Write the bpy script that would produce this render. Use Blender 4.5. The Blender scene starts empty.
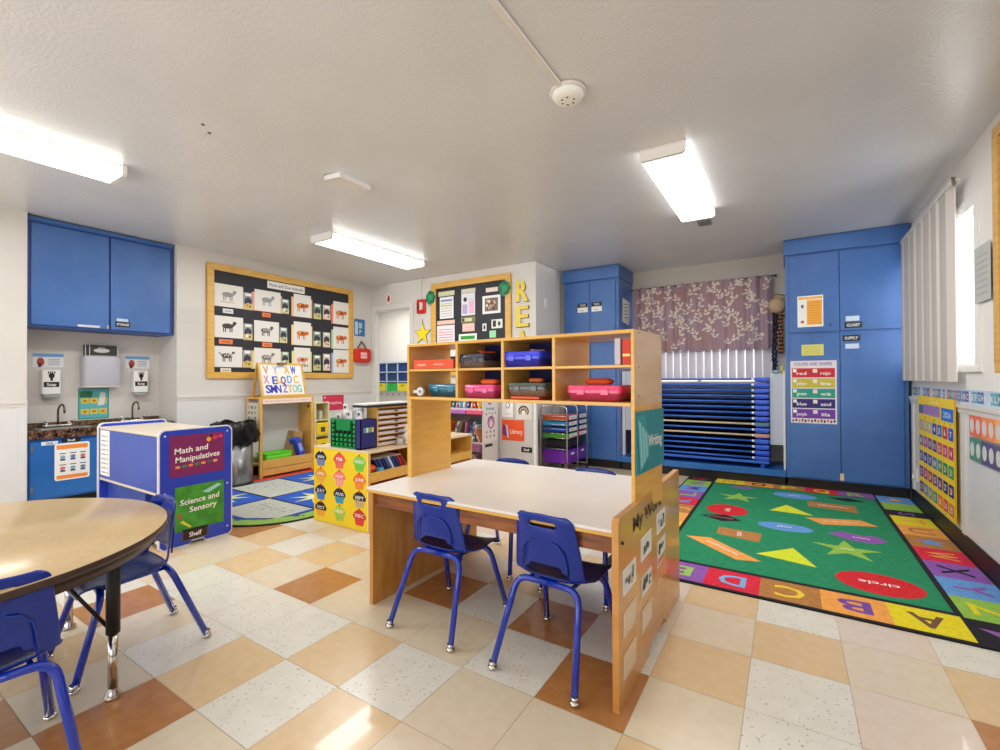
import bpy, bmesh, math, random
from mathutils import Matrix, Vector
from math import sin, cos, pi, radians, atan2, sqrt
random.seed(7)
COL = bpy.context.scene.collection

# ------------------------------------------------------------------ materials
def lin(c):
    c = c / 255.0
    return c / 12.92 if c <= .04045 else ((c + .055) / 1.055) ** 2.4
def rgb(c): return (lin(c[0]), lin(c[1]), lin(c[2]), 1)
_m = {}
def mat(name, c, rough=.5, metal=0, var=0, scale=8, bump=0, bscale=60, coat=0, alpha=1, trans=0, emit=0, stretch=None, c2=None, speck=None, spec=None, cf=(.35, .65)):
    if name in _m: return _m[name]
    m = bpy.data.materials.new(name); m.use_nodes = True
    nt = m.node_tree; n = nt.nodes; l = nt.links; b = n['Principled BSDF']
    b.inputs['Base Color'].default_value = rgb(c)
    b.inputs['Roughness'].default_value = rough; b.inputs['Metallic'].default_value = metal
    if spec is not None: b.inputs['Specular IOR Level'].default_value = spec
    b.inputs['Coat Weight'].default_value = coat
    b.inputs['Alpha'].default_value = alpha
    b.inputs['Transmission Weight'].default_value = trans
    if emit:
        b.inputs['Emission Color'].default_value = rgb(c); b.inputs['Emission Strength'].default_value = emit
    tc = n.new('ShaderNodeTexCoord'); mp = n.new('ShaderNodeMapping'); l.new(tc.outputs['Object'], mp.inputs[0])
    if stretch: mp.inputs['Scale'].default_value = stretch
    last = None
    if var or c2:
        nz = n.new('ShaderNodeTexNoise'); nz.inputs['Scale'].default_value = scale; nz.inputs['Detail'].default_value = 5
        l.new(mp.outputs[0], nz.inputs['Vector'])
        r = n.new('ShaderNodeValToRGB'); l.new(nz.outputs['Fac'], r.inputs[0])
        a = c2 if c2 else tuple(max(0, v - var) for v in c); z = c if c2 else tuple(min(255, v + var) for v in c)
        r.color_ramp.elements[0].position = cf[0]; r.color_ramp.elements[1].position = cf[1]
        r.color_ramp.elements[0].color = rgb(a); r.color_ramp.elements[1].color = rgb(z)
        last = r.outputs[0]
        l.new(last, b.inputs['Base Color'])
    if speck:
        v = n.new('ShaderNodeTexVoronoi'); v.inputs['Scale'].default_value = speck[1]
        mp2 = n.new('ShaderNodeMapping'); mp2.inputs['Scale'].default_value = (1, 1, 1); l.new(tc.outputs['Object'], mp2.inputs[0])
        nn = n.new('ShaderNodeTexNoise'); nn.inputs['Scale'].default_value = speck[1] * .6; l.new(mp2.outputs[0], nn.inputs['Vector'])
        mx0 = n.new('ShaderNodeMixRGB'); mx0.blend_type = 'ADD'; mx0.inputs[0].default_value = .02
        l.new(mp2.outputs[0], mx0.inputs[1]); l.new(nn.outputs['Color'], mx0.inputs[2]); l.new(mx0.outputs[0], v.inputs['Vector'])
        lt = n.new('ShaderNodeMath'); lt.operation = 'LESS_THAN'; lt.inputs[1].default_value = speck[2]
        l.new(v.outputs['Distance'], lt.inputs[0])
        mx = n.new('ShaderNodeMixRGB'); mx.inputs[2].default_value = rgb(speck[0])
        if last: l.new(last, mx.inputs[1])
        else: mx.inputs[1].default_value = rgb(c)
        l.new(lt.outputs[0], mx.inputs[0]); l.new(mx.outputs[0], b.inputs['Base Color'])
    if bump:
        nb = n.new('ShaderNodeTexNoise'); nb.inputs['Scale'].default_value = bscale; nb.inputs['Detail'].default_value = 3
        l.new(tc.outputs['Object'], nb.inputs['Vector'])
        bp = n.new('ShaderNodeBump'); bp.inputs['Strength'].default_value = bump; bp.inputs['Distance'].default_value = .01
        l.new(nb.outputs['Fac'], bp.inputs['Height']); l.new(bp.outputs[0], b.inputs['Normal'])
    _m[name] = m; return m
def P(r, g, b, rough=.55):
    return mat('paint_%d_%d_%d' % (r, g, b), (r, g, b), rough)
WALL = mat('wall_paint', (210, 206, 200), .45, var=3, scale=2, bump=.08, bscale=90)
WALLR = mat('right_wall_lit', (232, 230, 226), .5, var=2, scale=2, bump=.08, bscale=90)  # wall colour lightened to stand in for stronger light on this side
WALLB = mat('warm_wall_paint', (200, 194, 184), .6, var=3, scale=2, bump=.08, bscale=90)
WAIN = mat('wainscot_white', (218, 218, 218), .3, var=2, scale=3)
TRIM = mat('trim_white', (216, 212, 206), .35)
CEIL = mat('ceiling_paint', (212, 213, 215), .24, var=3, scale=1.5, bump=.25, bscale=70)
BLUE = mat('cabinet_blue', (62, 105, 170), .28, var=5, scale=3, bump=.03, bscale=25)
BLUED = mat('cabinet_blue_dark', (40, 72, 135), .4)
BLUEC = mat('cabinet_blue_low', (40, 104, 178), .38, var=6, scale=4)
NAVY = mat('navy_cloth', (24, 24, 78), .8)
BLACK = mat('black', (18, 18, 20), .5)
TOE = mat('toe_kick_black', (24, 22, 24), .5)
WHITE = P(236, 236, 232); OFFW = P(222, 216, 204)
MAPLE = mat('maple_wood', (226, 178, 92), .3, c2=(216, 164, 76), scale=5, stretch=(1, 1, 7), coat=.15)
MAPLEX = mat('maple_wood_x', (228, 180, 90), .3, c2=(218, 166, 76), scale=5, stretch=(.7, 6, 6), coat=.15)
PLY = mat('pale_plywood', (214, 186, 152), .4, c2=(200, 166, 128), scale=3, stretch=(1, 1, 5))
OAK = mat('orange_wood', (208, 150, 74), .3, c2=(190, 128, 54), scale=4, stretch=(1, 6, 1), coat=.2)
DOAK = mat('apron_wood', (158, 92, 42), .35, c2=(108, 58, 24), scale=5, stretch=(1, 1, 9), coat=.2)
LAM = mat('white_laminate', (230, 225, 217), .3, var=2, scale=3)
TAN = mat('tan_laminate', (200, 172, 124), .22, var=3, scale=60)
EDGE = mat('dark_edge_band', (62, 42, 32), .4)
PBLUE = mat('chair_blue_plastic', (8, 44, 142), .24, var=3, scale=5, bump=.05, bscale=300)
TBLUE = mat('chair_tube_blue', (6, 46, 168), .18, coat=.5)
CHROME = mat('chrome', (205, 200, 195), .12, metal=1)
STEEL = mat('brushed_steel', (170, 170, 172), .3, metal=1)
GRAN = mat('granite', (110, 82, 56), .15, c2=(38, 26, 20), scale=28, speck=((190, 150, 100), 60, .22), cf=(.4, .6))
SHB = mat('shelf_blue', (34, 62, 184), .3, var=3, scale=4)
SHBP = mat('shelf_blue_panel', (50, 78, 170), .35, var=3, scale=4)
LITE = mat('light_lens', (255, 254, 250), .4, emit=4.5)
WINL = mat('window_daylight', (250, 252, 255), .5, emit=1.15)

# ------------------------------------------------------------------ mesh builder
def frame(o, deg):
    a = radians(deg); n = Vector((cos(a), sin(a), 0)); u = Vector((-sin(a), cos(a), 0)); v = Vector((0, 0, 1))
    M = Matrix.Identity(4)
    for i in range(3): M[i][0] = u[i]; M[i][1] = v[i]; M[i][2] = n[i]; M[i][3] = o[i]
    return M
_txt = {}
def text_geo(s):
    if s in _txt: return _txt[s]
    cu = bpy.data.curves.new('t', 'FONT'); cu.body = s; cu.resolution_u = 2; cu.offset = .018
    o = bpy.data.objects.new('t', cu); COL.objects.link(o)
    dg = bpy.context.evaluated_depsgraph_get()
    me = bpy.data.meshes.new_from_object(o.evaluated_get(dg))
    vs = [v.co.copy() for v in me.vertices]; fs = [tuple(p.vertices) for p in me.polygons]
    bpy.data.objects.remove(o); bpy.data.curves.remove(cu); bpy.data.meshes.remove(me)
    if not vs: vs = [Vector((0, 0, 0))]
    x0 = min(v.x for v in vs); x1 = max(v.x for v in vs); y0 = min(v.y for v in vs); y1 = max(v.y for v in vs)
    _txt[s] = (vs, fs, x0, x1, y0, y1); return _txt[s]
class MB:
    def __init__(s): s.v = []; s.f = []; s.mi = []; s.sm = []; s.mats = []; s.T = Matrix.Identity(4)
    def m(s, mt):
        if mt not in s.mats: s.mats.append(mt)
        return s.mats.index(mt)
    def add(s, vs, fs, mt, smooth=False):
        k = len(s.v); T = s.T
        s.v += [T @ Vector(v) for v in vs]; i = s.m(mt)
        for f in fs: s.f.append(tuple(k + a for a in f)); s.mi.append(i); s.sm.append(smooth)
        return s
    def box(s, x0, x1, y0, y1, z0, z1, mt):
        x0, x1 = min(x0, x1), max(x0, x1); y0, y1 = min(y0, y1), max(y0, y1); z0, z1 = min(z0, z1), max(z0, z1)
        vs = [(x, y, z) for z in (z0, z1) for y in (y0, y1) for x in (x0, x1)]
        return s.add(vs, [(0, 2, 3, 1), (4, 5, 7, 6), (0, 1, 5, 4), (2, 6, 7, 3), (0, 4, 6, 2), (1, 3, 7, 5)], mt)
    def prism(s, pts, z0, z1, mt, smooth=False):
        n = len(pts); a = sum(pts[i][0] * pts[(i + 1) % n][1] - pts[(i + 1) % n][0] * pts[i][1] for i in range(n))
        if a < 0: pts = pts[::-1]
        vs = [(p[0], p[1], z0) for p in pts] + [(p[0], p[1], z1) for p in pts]
        s.add(vs, [tuple(range(n))[::-1], tuple(range(n, 2 * n))], mt)
        return s.add(vs, [(i, (i + 1) % n, n + (i + 1) % n, n + i) for i in range(n)], mt, smooth)
    def poly(s, pts, z, mt):
        n = len(pts); a = sum(pts[i][0] * pts[(i + 1) % n][1] - pts[(i + 1) % n][0] * pts[i][1] for i in range(n))
        if a < 0: pts = pts[::-1]
        return s.add([(p[0], p[1], z) for p in pts], [tuple(range(n))], mt)
    def rect(s, x, y, w, h, z, mt): return s.poly([(x, y), (x + w, y), (x + w, y + h), (x, y + h)], z, mt)
    def ell(s, x, y, a, b, z, mt, n=20, rot=0):
        return s.poly([(x + a * cos(t) * cos(rot) - b * sin(t) * sin(rot), y + a * cos(t) * sin(rot) + b * sin(t) * cos(rot)) for t in [2 * pi * i / n for i in range(n)]], z, mt)
    def star(s, x, y, R, r, z, mt, n=5, rot=pi / 2, sy=1):
        return s.poly([(x + (R if i % 2 == 0 else r) * cos(rot + i * pi / n), y + sy * (R if i % 2 == 0 else r) * sin(rot + i * pi / n)) for i in range(2 * n)], z, mt)
    def text(s, t, x, y, h, mt, z=.003, w=None, rot=0, cx=True, slant=0):
        vs, fs, x0, x1, y0, y1 = text_geo(t)
        k = h / .7; kx = k
        if w: kx = min(k * 1.5, w / max(x1 - x0, 1e-4))
        my = (0 + .7) / 2
        c, sn = cos(rot), sin(rot); out = []
        for v in vs:
            a = (v.x - (x0 + x1) / 2 if cx else v.x) * kx; b = (v.y - my) * k; a += slant * b
            out.append((x + a * c - b * sn, y + a * sn + b * c, z))
        return s.add(out, fs, mt)
    def tube(s, pts, r, mt, n=10, r2=None, closed=False):
        pts = [Vector(p) for p in pts]; N = len(pts); vs = []; fs = []
        up = None
        for i, p in enumerate(pts):
            d = (pts[min(i + 1, N - 1)] - pts[max(i - 1, 0)]).normalized()
            if up is None:
                up = Vector((0, 0, 1)) if abs(d.z) < .9 else Vector((1, 0, 0))
            a = d.cross(up)
            if a.length < 1e-4: a = d.cross(Vector((0, 1, 0)))
            a.normalize(); b = a.cross(d).normalized(); up = b
            rr = r if r2 is None else r + (r2 - r) * i / (N - 1)
            vs += [tuple(p + (a * cos(2 * pi * k / n) + b * sin(2 * pi * k / n)) * rr) for k in range(n)]
        for i in range(N - 1):
            for k in range(n):
                fs.append((i * n + k, i * n + (k + 1) % n, (i + 1) * n + (k + 1) % n, (i + 1) * n + k))
        s.add(vs, fs, mt, True)
        return s.add(vs, [tuple(range(n))[::-1], tuple(range((N - 1) * n, N * n))], mt) if not closed else s
    def cyl(s, x, y, z0, z1, r, mt, n=24, r1=None):
        r1 = r if r1 is None else r1
        return s.lathe([(0, z0), (r, z0), (r, z0), (r1, z1), (r1, z1), (0, z1)], mt, (x, y, 0), n, flat=True)
    def lathe(s, prof, mt, o=(0, 0, 0), n=24, flat=False):
        vs = []; fs = []
        for r, z in prof:
            vs += [(o[0] + r * cos(2 * pi * k / n), o[1] + r * sin(2 * pi * k / n), o[2] + z) for k in range(n)]
        for i in range(len(prof) - 1):
            for k in range(n): fs.append((i * n + k, i * n + (k + 1) % n, (i + 1) * n + (k + 1) % n, (i + 1) * n + k))
        if flat:
            m_ = [f for j, f in enumerate(fs) if (j // n) == 2]; o_ = [f for j, f in enumerate(fs) if (j // n) not in (1, 2, 3)]
            s.add(vs, o_, mt); return s.add(vs, m_, mt, True)
        return s.add(vs, fs, mt, True)
    def ball(s, x, y, z, rx, ry, rz, mt, n=12):
        vs = []; fs = []; h = n // 2
        for i in range(h + 1):
            a = pi * i / h
            vs += [(x + rx * sin(a) * cos(2 * pi * k / n), y + ry * sin(a) * sin(2 * pi * k / n), z - rz * cos(a)) for k in range(n)]
        for i in range(h):
            for k in range(n): fs.append((i * n + k, i * n + (k + 1) % n, (i + 1) * n + (k + 1) % n, (i + 1) * n + k))
        return s.add(vs, fs, mt, True)
    def build(s, name, parent=None, M=None, bev=0, seg=2):
        me = bpy.data.meshes.new(name)
        bm = bmesh.new()
        vv = [bm.verts.new(v) for v in s.v]
        for f, i, sm in zip(s.f, s.mi, s.sm):
            ff = []
            for a in f:
                if vv[a] not in ff: ff.append(vv[a])
            if len(ff) < 3: continue
            try: F = bm.faces.new(ff)
            except ValueError: continue
            F.material_index = i; F.smooth = sm
        bmesh.ops.remove_doubles(bm, verts=bm.verts, dist=1e-5)
        bm.to_mesh(me); bm.free()
        for m in s.mats: me.materials.append(m)
        o = bpy.data.objects.new(name, me); COL.objects.link(o)
        if parent: o.parent = parent
        if M is not None: o.matrix_local = M
        if bev:
            b = o.modifiers.new('b', 'BEVEL'); b.width = bev; b.segments = seg; b.limit_method = 'ANGLE'; b.angle_limit = radians(40)
        return o
def tr(x=0, y=0, z=0, rz=0): return Matrix.Translation((x, y, z)) @ Matrix.Rotation(radians(rz), 4, 'Z')
def tag(o, label, cat, group=None, kind=None):
    o['label'] = label; o['category'] = cat
    if group: o['group'] = group
    if kind: o['kind'] = kind
    return o
def thing(name, label, cat, M=None, group=None):
    o = bpy.data.objects.new(name, None); COL.objects.link(o); o.empty_display_size = .1
    if M is not None: o.matrix_world = M
    return tag(o, label, cat, group)
def kids(o): return [c for c in COL.objects if c.parent == o]
def copy_tree(o, parent=None):
    c = o.copy(); COL.objects.link(c); c.parent = parent
    for ch in kids(o): copy_tree(ch, c)
    return c
def struct(mb, name, parent=None, bev=0, M=None):
    o = mb.build(name, parent, M=M, bev=bev)
    if not parent: o['kind'] = 'structure'
    return o
def one(mb, name, label, cat, M=None, bev=0, group=None, seg=2):
    return tag(mb.build(name, M=M, bev=bev, seg=seg), label, cat, group)
def fillet(pts, r, k=6):
    pts = [Vector(p) for p in pts]; out = [pts[0]]
    for i in range(1, len(pts) - 1):
        a, b, c = pts[i - 1], pts[i], pts[i + 1]
        d1 = (a - b); d2 = (c - b); q = min(r, d1.length * .49, d2.length * .49)
        p0 = b + d1.normalized() * q; p1 = b + d2.normalized() * q
        for j in range(k + 1):
            t = j / k; out.append(p0 * (1 - t) ** 2 + b * 2 * t * (1 - t) + p1 * t * t)
    out.append(pts[-1]); return out
def rrect(w, h, r, n=5, x=0, y=0):
    o = []
    for cx, cy, a in ((w / 2 - r, h / 2 - r, 0), (-w / 2 + r, h / 2 - r, 90), (-w / 2 + r, -h / 2 + r, 180), (w / 2 - r, -h / 2 + r, 270)):
        for i in range(n + 1):
            t = radians(a + 90 * i / n); o.append((x + cx + r * cos(t), y + cy + r * sin(t)))
    return o
def sheet(w, h, mt, th=.0015, rough=None):
    m = MB(); m.box(0, w, 0, h, 0, th, mt); return m

H = 2.43; XL = -5.13; XR = .92; YB = 5.88; YD = 4.65; XS = -2.44; ZC = 1.0837
# ------------------------------------------------------------------ floor
def build_floor():
    m = MB(); t = .3048; ty = t * 1.0487
    W = mat('tile_white', (223, 219, 207), .24, c2=(218, 213, 199), scale=14, speck=((168, 160, 146), 52, .16), coat=.25)
    C = mat('tile_cream', (218, 204, 178), .24, c2=(214, 198, 170), scale=22, coat=.25)
    Tt = mat('tile_tan', (218, 190, 148), .24, c2=(214, 184, 140), scale=22, coat=.25)
    B = mat('tile_brown', (182, 126, 72), .24, c2=(172, 116, 62), scale=20, coat=.25)
    G = mat('tile_pinkish', (220, 204, 186), .24, c2=(216, 198, 178), scale=22, coat=.25)
    base = mat('tile_joint', (160, 138, 108), .5)
    d = {'W': W, 'C': C, 'T': Tt, 'B': B, 'G': G}
    K = {(0, 0): 'W', (-1, 0): 'W', (-2, 0): 'W', (-3, 0): 'W', (-4, 0): 'C', (1, 0): 'T', (2, 0): 'W', (3, 0): 'C', (4, 0): 'C', (5, 0): 'T', (5, 1): 'C', (4, 1): 'B', (6, 1): 'W', (6, 2): 'W', (6, 0): 'C', (7, 0): 'C', (7, 1): 'C',
         (5, 2): 'T', (4, 2): 'W', (5, 3): 'C', (6, 3): 'T', (7, 3): 'C', (7, 4): 'G', (6, 4): 'W', (5, 4): 'T', (7, 2): 'G', (8, 3): 'T', (8, 4): 'W', (8, 2): 'B', (3, 1): 'W', (2, 1): 'C', (1, 1): 'C', (0, 1): 'C', (-1, 1): 'B',
         (-2, 1): 'C', (-3, 1): 'T', (-3, 2): 'W', (-2, 2): 'T', (-4, 2): 'T', (-4, 1): 'C', (-5, 2): 'B', (-3, 3): 'G', (-4, 3): 'W', (-2, 3): 'W', (1, 2): 'B', (2, 2): 'W', (3, 2): 'B', (0, 2): 'C', (-1, 2): 'C', (-5, 1): 'C', (-5, 0): 'T',
         (0, -1): 'T', (-1, -1): 'W', (1, -1): 'W', (2, -1): 'T', (3, -1): 'C', (-2, -1): 'C', (-3, -1): 'B', (-1, -2): 'C', (0, -2): 'B', (1, -2): 'C', (-2, -2): 'T', (-3, -2): 'C', (-1, -3): 'B', (-4, -1): 'W', (-5, -1): 'C', (2, -2): 'W', (4, -1): 'W', (4, 3): 'C', (3, 3): 'W', (4, 4): 'G'}
    for i in range(-19, 20):
        for j in range(-20, 20):
            x = (i - 6.4268) * t; y = (j * 1.0487 + 3.4831) * t
            x0, x1 = max(x, -7.2), min(x + t, XR + .02); y0, y1 = max(y, -2.2), min(y + ty, 6.2)
            if x1 - x0 < .01 or y1 - y0 < .01: continue
            k = K.get((i, j)) or random.choice('CCCCTTWWGB')
            g = .0009
            m.rect(x0 + g, y0 + g, x1 - x0 - 2 * g, y1 - y0 - 2 * g, 0, d[k])
    m.box(-7.2, XR + .1, -2.2, 6.2, -.08, -.0006, base)
    struct(m, 'floor')
build_floor()

# ------------------------------------------------------------------ room shell
def shell():
    m = MB(); m.box(-7.2, XR + .15, -2.2, 6.2, H, H + .1, CEIL); struct(m, 'ceiling')
    # left wall, beyond the sink alcove, and the near part before it
    for nm, y0, y1 in (('wall_left', 2.13, YD), ('wall_left_near', -2.2, 1.075)):
        m = MB(); m.box(XL - .4, XL, y0, y1, 0, H, WALL); struct(m, nm)
    m = MB(); m.box(-5.62, -5.52, 1.075, 2.13, 0, H, WALL); struct(m, 'wall_alcove')
    m = MB(); m.box(XL, XL + .012, 2.13, YD, .1, .9, WAIN); m.box(XL + .012, XL + .017, 2.135, 2.16, .1, .873, WAIN); m.box(XL + .012, XL + .016, 3.4, 3.425, .1, .873, WAIN); struct(m, 'trim_1')
    m = MB(); m.box(XL, XL + .026, 2.13, YD, .9, .925, TRIM); m.box(XL, XL + .018, 2.13, YD, .875, .9, TRIM); struct(m, 'trim_2')
    m = MB(); m.box(XL, XL + .012, -2.2, 1.075, .1, .9, WAIN); m.box(XL + .012, XL + .017, 1.02, 1.07, .1, .873, WAIN); struct(m, 'trim_3')
    m = MB(); m.box(XL, XL + .026, -2.2, 1.075, .9, .925, TRIM); m.box(XL, XL + .018, -2.2, 1.075, .875, .9, TRIM); struct(m, 'trim_4')
    for nm, y0, y1 in (('baseboard_left', 2.13, YD), ('baseboard_left_near', -2.2, 1.075)):
        m = MB(); m.box(XL, XL + .015, y0, y1, 0, .1, TOE); struct(m, nm)
    # wall with the doorway
    m = MB(); dx0, dx1, dz = -5.065, -4.375, 2.06
    m.box(XL, dx0, YD, YD + .07, 0, H, WALL); m.box(dx1, XS, YD, YD + .07, 0, H, WALL); m.box(dx0, dx1, YD, YD + .07, dz, H, WALL)
    struct(m, 'wall_door')
    m = MB(); m.box(XS - .12, XS, YD + .07, 5.3, 0, H, WALL); m.box(XS - .12, -1.69, YB, YB + .12, 0, H, WALL); struct(m, 'wall_corner')
    m = MB(); c = .06
    m.box(dx0 - c, dx0, YD - .02, YD, 0, dz + .07, TRIM); m.box(dx1, dx1 + .06, YD - .02, YD, 0, dz + .07, TRIM); m.box(dx0, dx1, YD - .02, YD, dz, dz + .07, TRIM)
    m.box(dx0, dx0 + .012, YD, YD + .07, 0, dz, WHITE); m.box(dx1 - .02, dx1, YD, YD + .07, 0, dz, TRIM); m.box(dx0 + .012, dx1 - .02, YD, YD + .07, dz - .02, dz, TRIM)
    struct(m, 'door_1', bev=.003)
    # room beyond the doorway
    m = MB(); m.box(-7.2, XS - .12, 6.0, 6.1, 0, H, mat('next_room_wall', (222, 216, 206), .5)); struct(m, 'wall_next_room')
    m = MB(); m.box(-7.2, -7.1, YD, 6.0, 0, H, WALL); struct(m, 'wall_next_left')
    # window wall
    m = MB(); wx0, wx1, wz0, wz1 = -1.6, -.2, 1.0, 2.12
    m.box(-1.69, wx0, YB, YB + .12, 0, H, WALLB); m.box(wx1, XR, YB, YB + .12, 0, H, WALLB); m.box(wx0, wx1, YB, YB + .12, 0, wz0, WALLB); m.box(wx0, wx1, YB, YB + .12, wz1, H, WALLB)
    struct(m, 'wall_back')
    m = MB()
    for a, b, c, d in ((wx0, wx0 + .04, wz0, wz1), (wx1 - .04, wx1, wz0, wz1), (wx0 + .04, wx1 - .04, wz0, wz0 + .04), (wx0 + .04, wx1 - .04, wz1 - .04, wz1), (-.92, -.88, wz0 + .04, wz1 - .04)):
        m.box(a, b, YB + .02, YB + .07, c, d, TRIM)
    f = struct(m, 'window_1'); g = MB(); g.box(wx0 + .04, wx1 - .04, YB + .08, YB + .085, wz0 + .04, wz1 - .04, WINL); g.build('pane', f)
    # right wall with window
    y0, y1, z0, z1 = 3.64, 5.42, 1.14, 2.10
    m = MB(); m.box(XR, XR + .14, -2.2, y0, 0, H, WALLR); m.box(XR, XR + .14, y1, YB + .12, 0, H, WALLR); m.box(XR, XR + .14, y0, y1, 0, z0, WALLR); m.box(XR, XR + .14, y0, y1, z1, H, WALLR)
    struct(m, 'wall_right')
    m = MB()
    for a, b, c, d in ((y0, y0 + .05, z0, z1), (y1 - .05, y1, z0, z1), (y0 + .05, y1 - .05, z0, z0 + .05), (y0 + .05, y1 - .05, z1 - .05, z1), (4.4, 4.45, z0 + .05, z1 - .05)):
        m.box(XR + .03, XR + .08, a, b, c, d, WHITE)
    m.box(XR - .012, XR + .03, y0 - .03, y1, z1 - .03, z1 + .04, WHITE); m.box(XR - .012, XR + .03, y0 - .03, y0 + .04, z0, z1 - .03, WHITE); m.box(XR - .02, XR + .03, y0 - .03, y1, z0 - .03, z0, WHITE)
    f = struct(m, 'window_2'); g = MB(); g.box(XR + .1, XR + .105, y0, y1, z0, z1, WINL); g.build('pane', f)
    m = MB(); m.box(XR - .012, XR, -2.2, 5.3, .12, .9, WAIN); m.box(XR - .02, XR - .012, 3.86, 3.92, .12, .86, TRIM); m.box(XR - .02, XR - .012, 5.2, 5.26, .12, .86, TRIM); struct(m, 'trim_5')
    m = MB(); m.box(XR - .03, XR, -2.2, 5.3, .89, .915, TRIM); m.box(XR - .022, XR, -2.2, 5.3, .86, .89, TRIM); struct(m, 'trim_6')
    m = MB(); m.box(XR - .018, XR, -2.2, 5.3, 0, .12, TOE); struct(m, 'baseboard_right')
    m = MB(); m.box(-5.7, XR, -2.3, -2.2, 0, H, WALL); struct(m, 'wall_front')
shell()

# ------------------------------------------------------------------ ceiling fixtures
def ceiling_light(x0, x1, y0, y1, label):
    cx, cy = (x0 + x1) / 2, (y0 + y1) / 2; w = x1 - x0; L = y1 - y0
    t = thing('ceiling_light', label, 'ceiling light', tr(cx, cy, H), 'fluorescent wrap lights on the ceiling')
    m = MB(); m.box(-w / 2 + .01, w / 2 - .01, -L / 2 + .02, L / 2 - .02, -.04, 0, WHITE); m.build('housing', t)
    m = MB()
    pr = [(-w / 2, -.03), (-w / 2 + .002, -.06), (-w / 2 + .014, -.07), (w / 2 - .014, -.07), (w / 2 - .002, -.06), (w / 2, -.03)]
    m.T = Matrix(((1, 0, 0, 0), (0, 0, 1, 0), (0, 1, 0, 0), (0, 0, 0, 1)))
    m.prism(pr, -L / 2 + .012, L / 2 - .012, LITE); m.build('diffuser', t)
    for s in (-1, 1):
        m = MB(); m.T = Matrix(((1, 0, 0, 0), (0, 0, 1, 0), (0, 1, 0, 0), (0, 0, 0, 1)))
        pe = [(-w / 2 - .003, 0), (-w / 2 - .003, -.06), (-w / 2 + .012, -.073), (w / 2 - .012, -.073), (w / 2 + .003, -.06), (w / 2 + .003, 0)]
        m.prism(pe, s * L / 2 - .012, s * L / 2 + .012, mat('fixture_end', (214, 210, 204), .4)); m.build('end_cap', t)
    ld = bpy.data.lights.new('lamp', 'AREA'); ld.shape = 'RECTANGLE'; ld.size = w; ld.size_y = L; ld.energy = 20; ld.color = (1, .985, .96)
    o = bpy.data.objects.new('lamp', ld); COL.objects.link(o); o.parent = t; o.location = (0, 0, -.085)
ceiling_light(-.735, -.485, 2.74, 3.98, 'white fluorescent ceiling light nearest the right wall and window')
ceiling_light(-3.725, -3.50, -.08, 1.165, 'bright fluorescent ceiling light over the round table, cut by the left edge')
ceiling_light(-3.775, -3.49, 2.69, 3.94, 'bright fluorescent ceiling light in front of the animal bulletin board')

def smoke():
    t = thing('smoke_detector', 'round white smoke detector on the ceiling at the end of a conduit', 'smoke detector', tr(-.862, 1.975, H))
    m = MB(); m.lathe([(0, 0), (.082, 0), (.085, -.012), (.078, -.018), (.06, -.02)], TRIM, n=32); m.build('base', t)
    m = MB(); m.lathe([(.072, -.018), (.072, -.03), (.062, -.044), (.04, -.05), (0, -.05)], WHITE, n=32)
    for k in range(6): m.box(.03 * cos(k) - .004, .03 * cos(k) + .004, .03 * sin(k) - .003, .03 * sin(k) + .003, -.0525, -.048, BLACK)
    m.build('sensor_head', t)
    m = MB(); m.box(-.012, .012, -3.0, -.07, -.02, 0, TRIM); m.T = Matrix.Identity(4)
    one(m, 'conduit', 'white surface conduit running across the ceiling to the smoke detector', 'conduit', tr(-.872, 1.99, H), bev=.004)
    m = MB(); m.T = Matrix.Rotation(radians(6), 4, 'Y'); m.box(-.08, .08, -.13, .13, -.035, -.004, TRIM); m.box(-.085, -.06, -.13, .13, -.01, .0, mat('plate_dark', (110, 106, 100), .5))
    one(m, 'junction_cover', 'small loose white cover plate hanging on the ceiling', 'cover plate', tr(-2.5, 2.06, H - .006), bev=.003)
    for x, y, nm in ((-2.60, 1.20, 'nearer'), (-2.66, 1.26, 'farther')):
        m = MB(); m.cyl(0, 0, -.006, 0, .008, P(120, 112, 104), n=12); one(m, 'ceiling_anchor', 'tiny old anchor hole on the bare ceiling, %s of the pair' % nm, 'anchor', tr(x, y, H))
    m = MB(); m.box(-.05, .05, 0, .14, -.02, 0, P(120, 118, 112)); one(m, 'cable_box', 'small grey box on the ceiling at the far end of the right light', 'box', tr(-.6, 4.2, H))
smoke()

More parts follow.
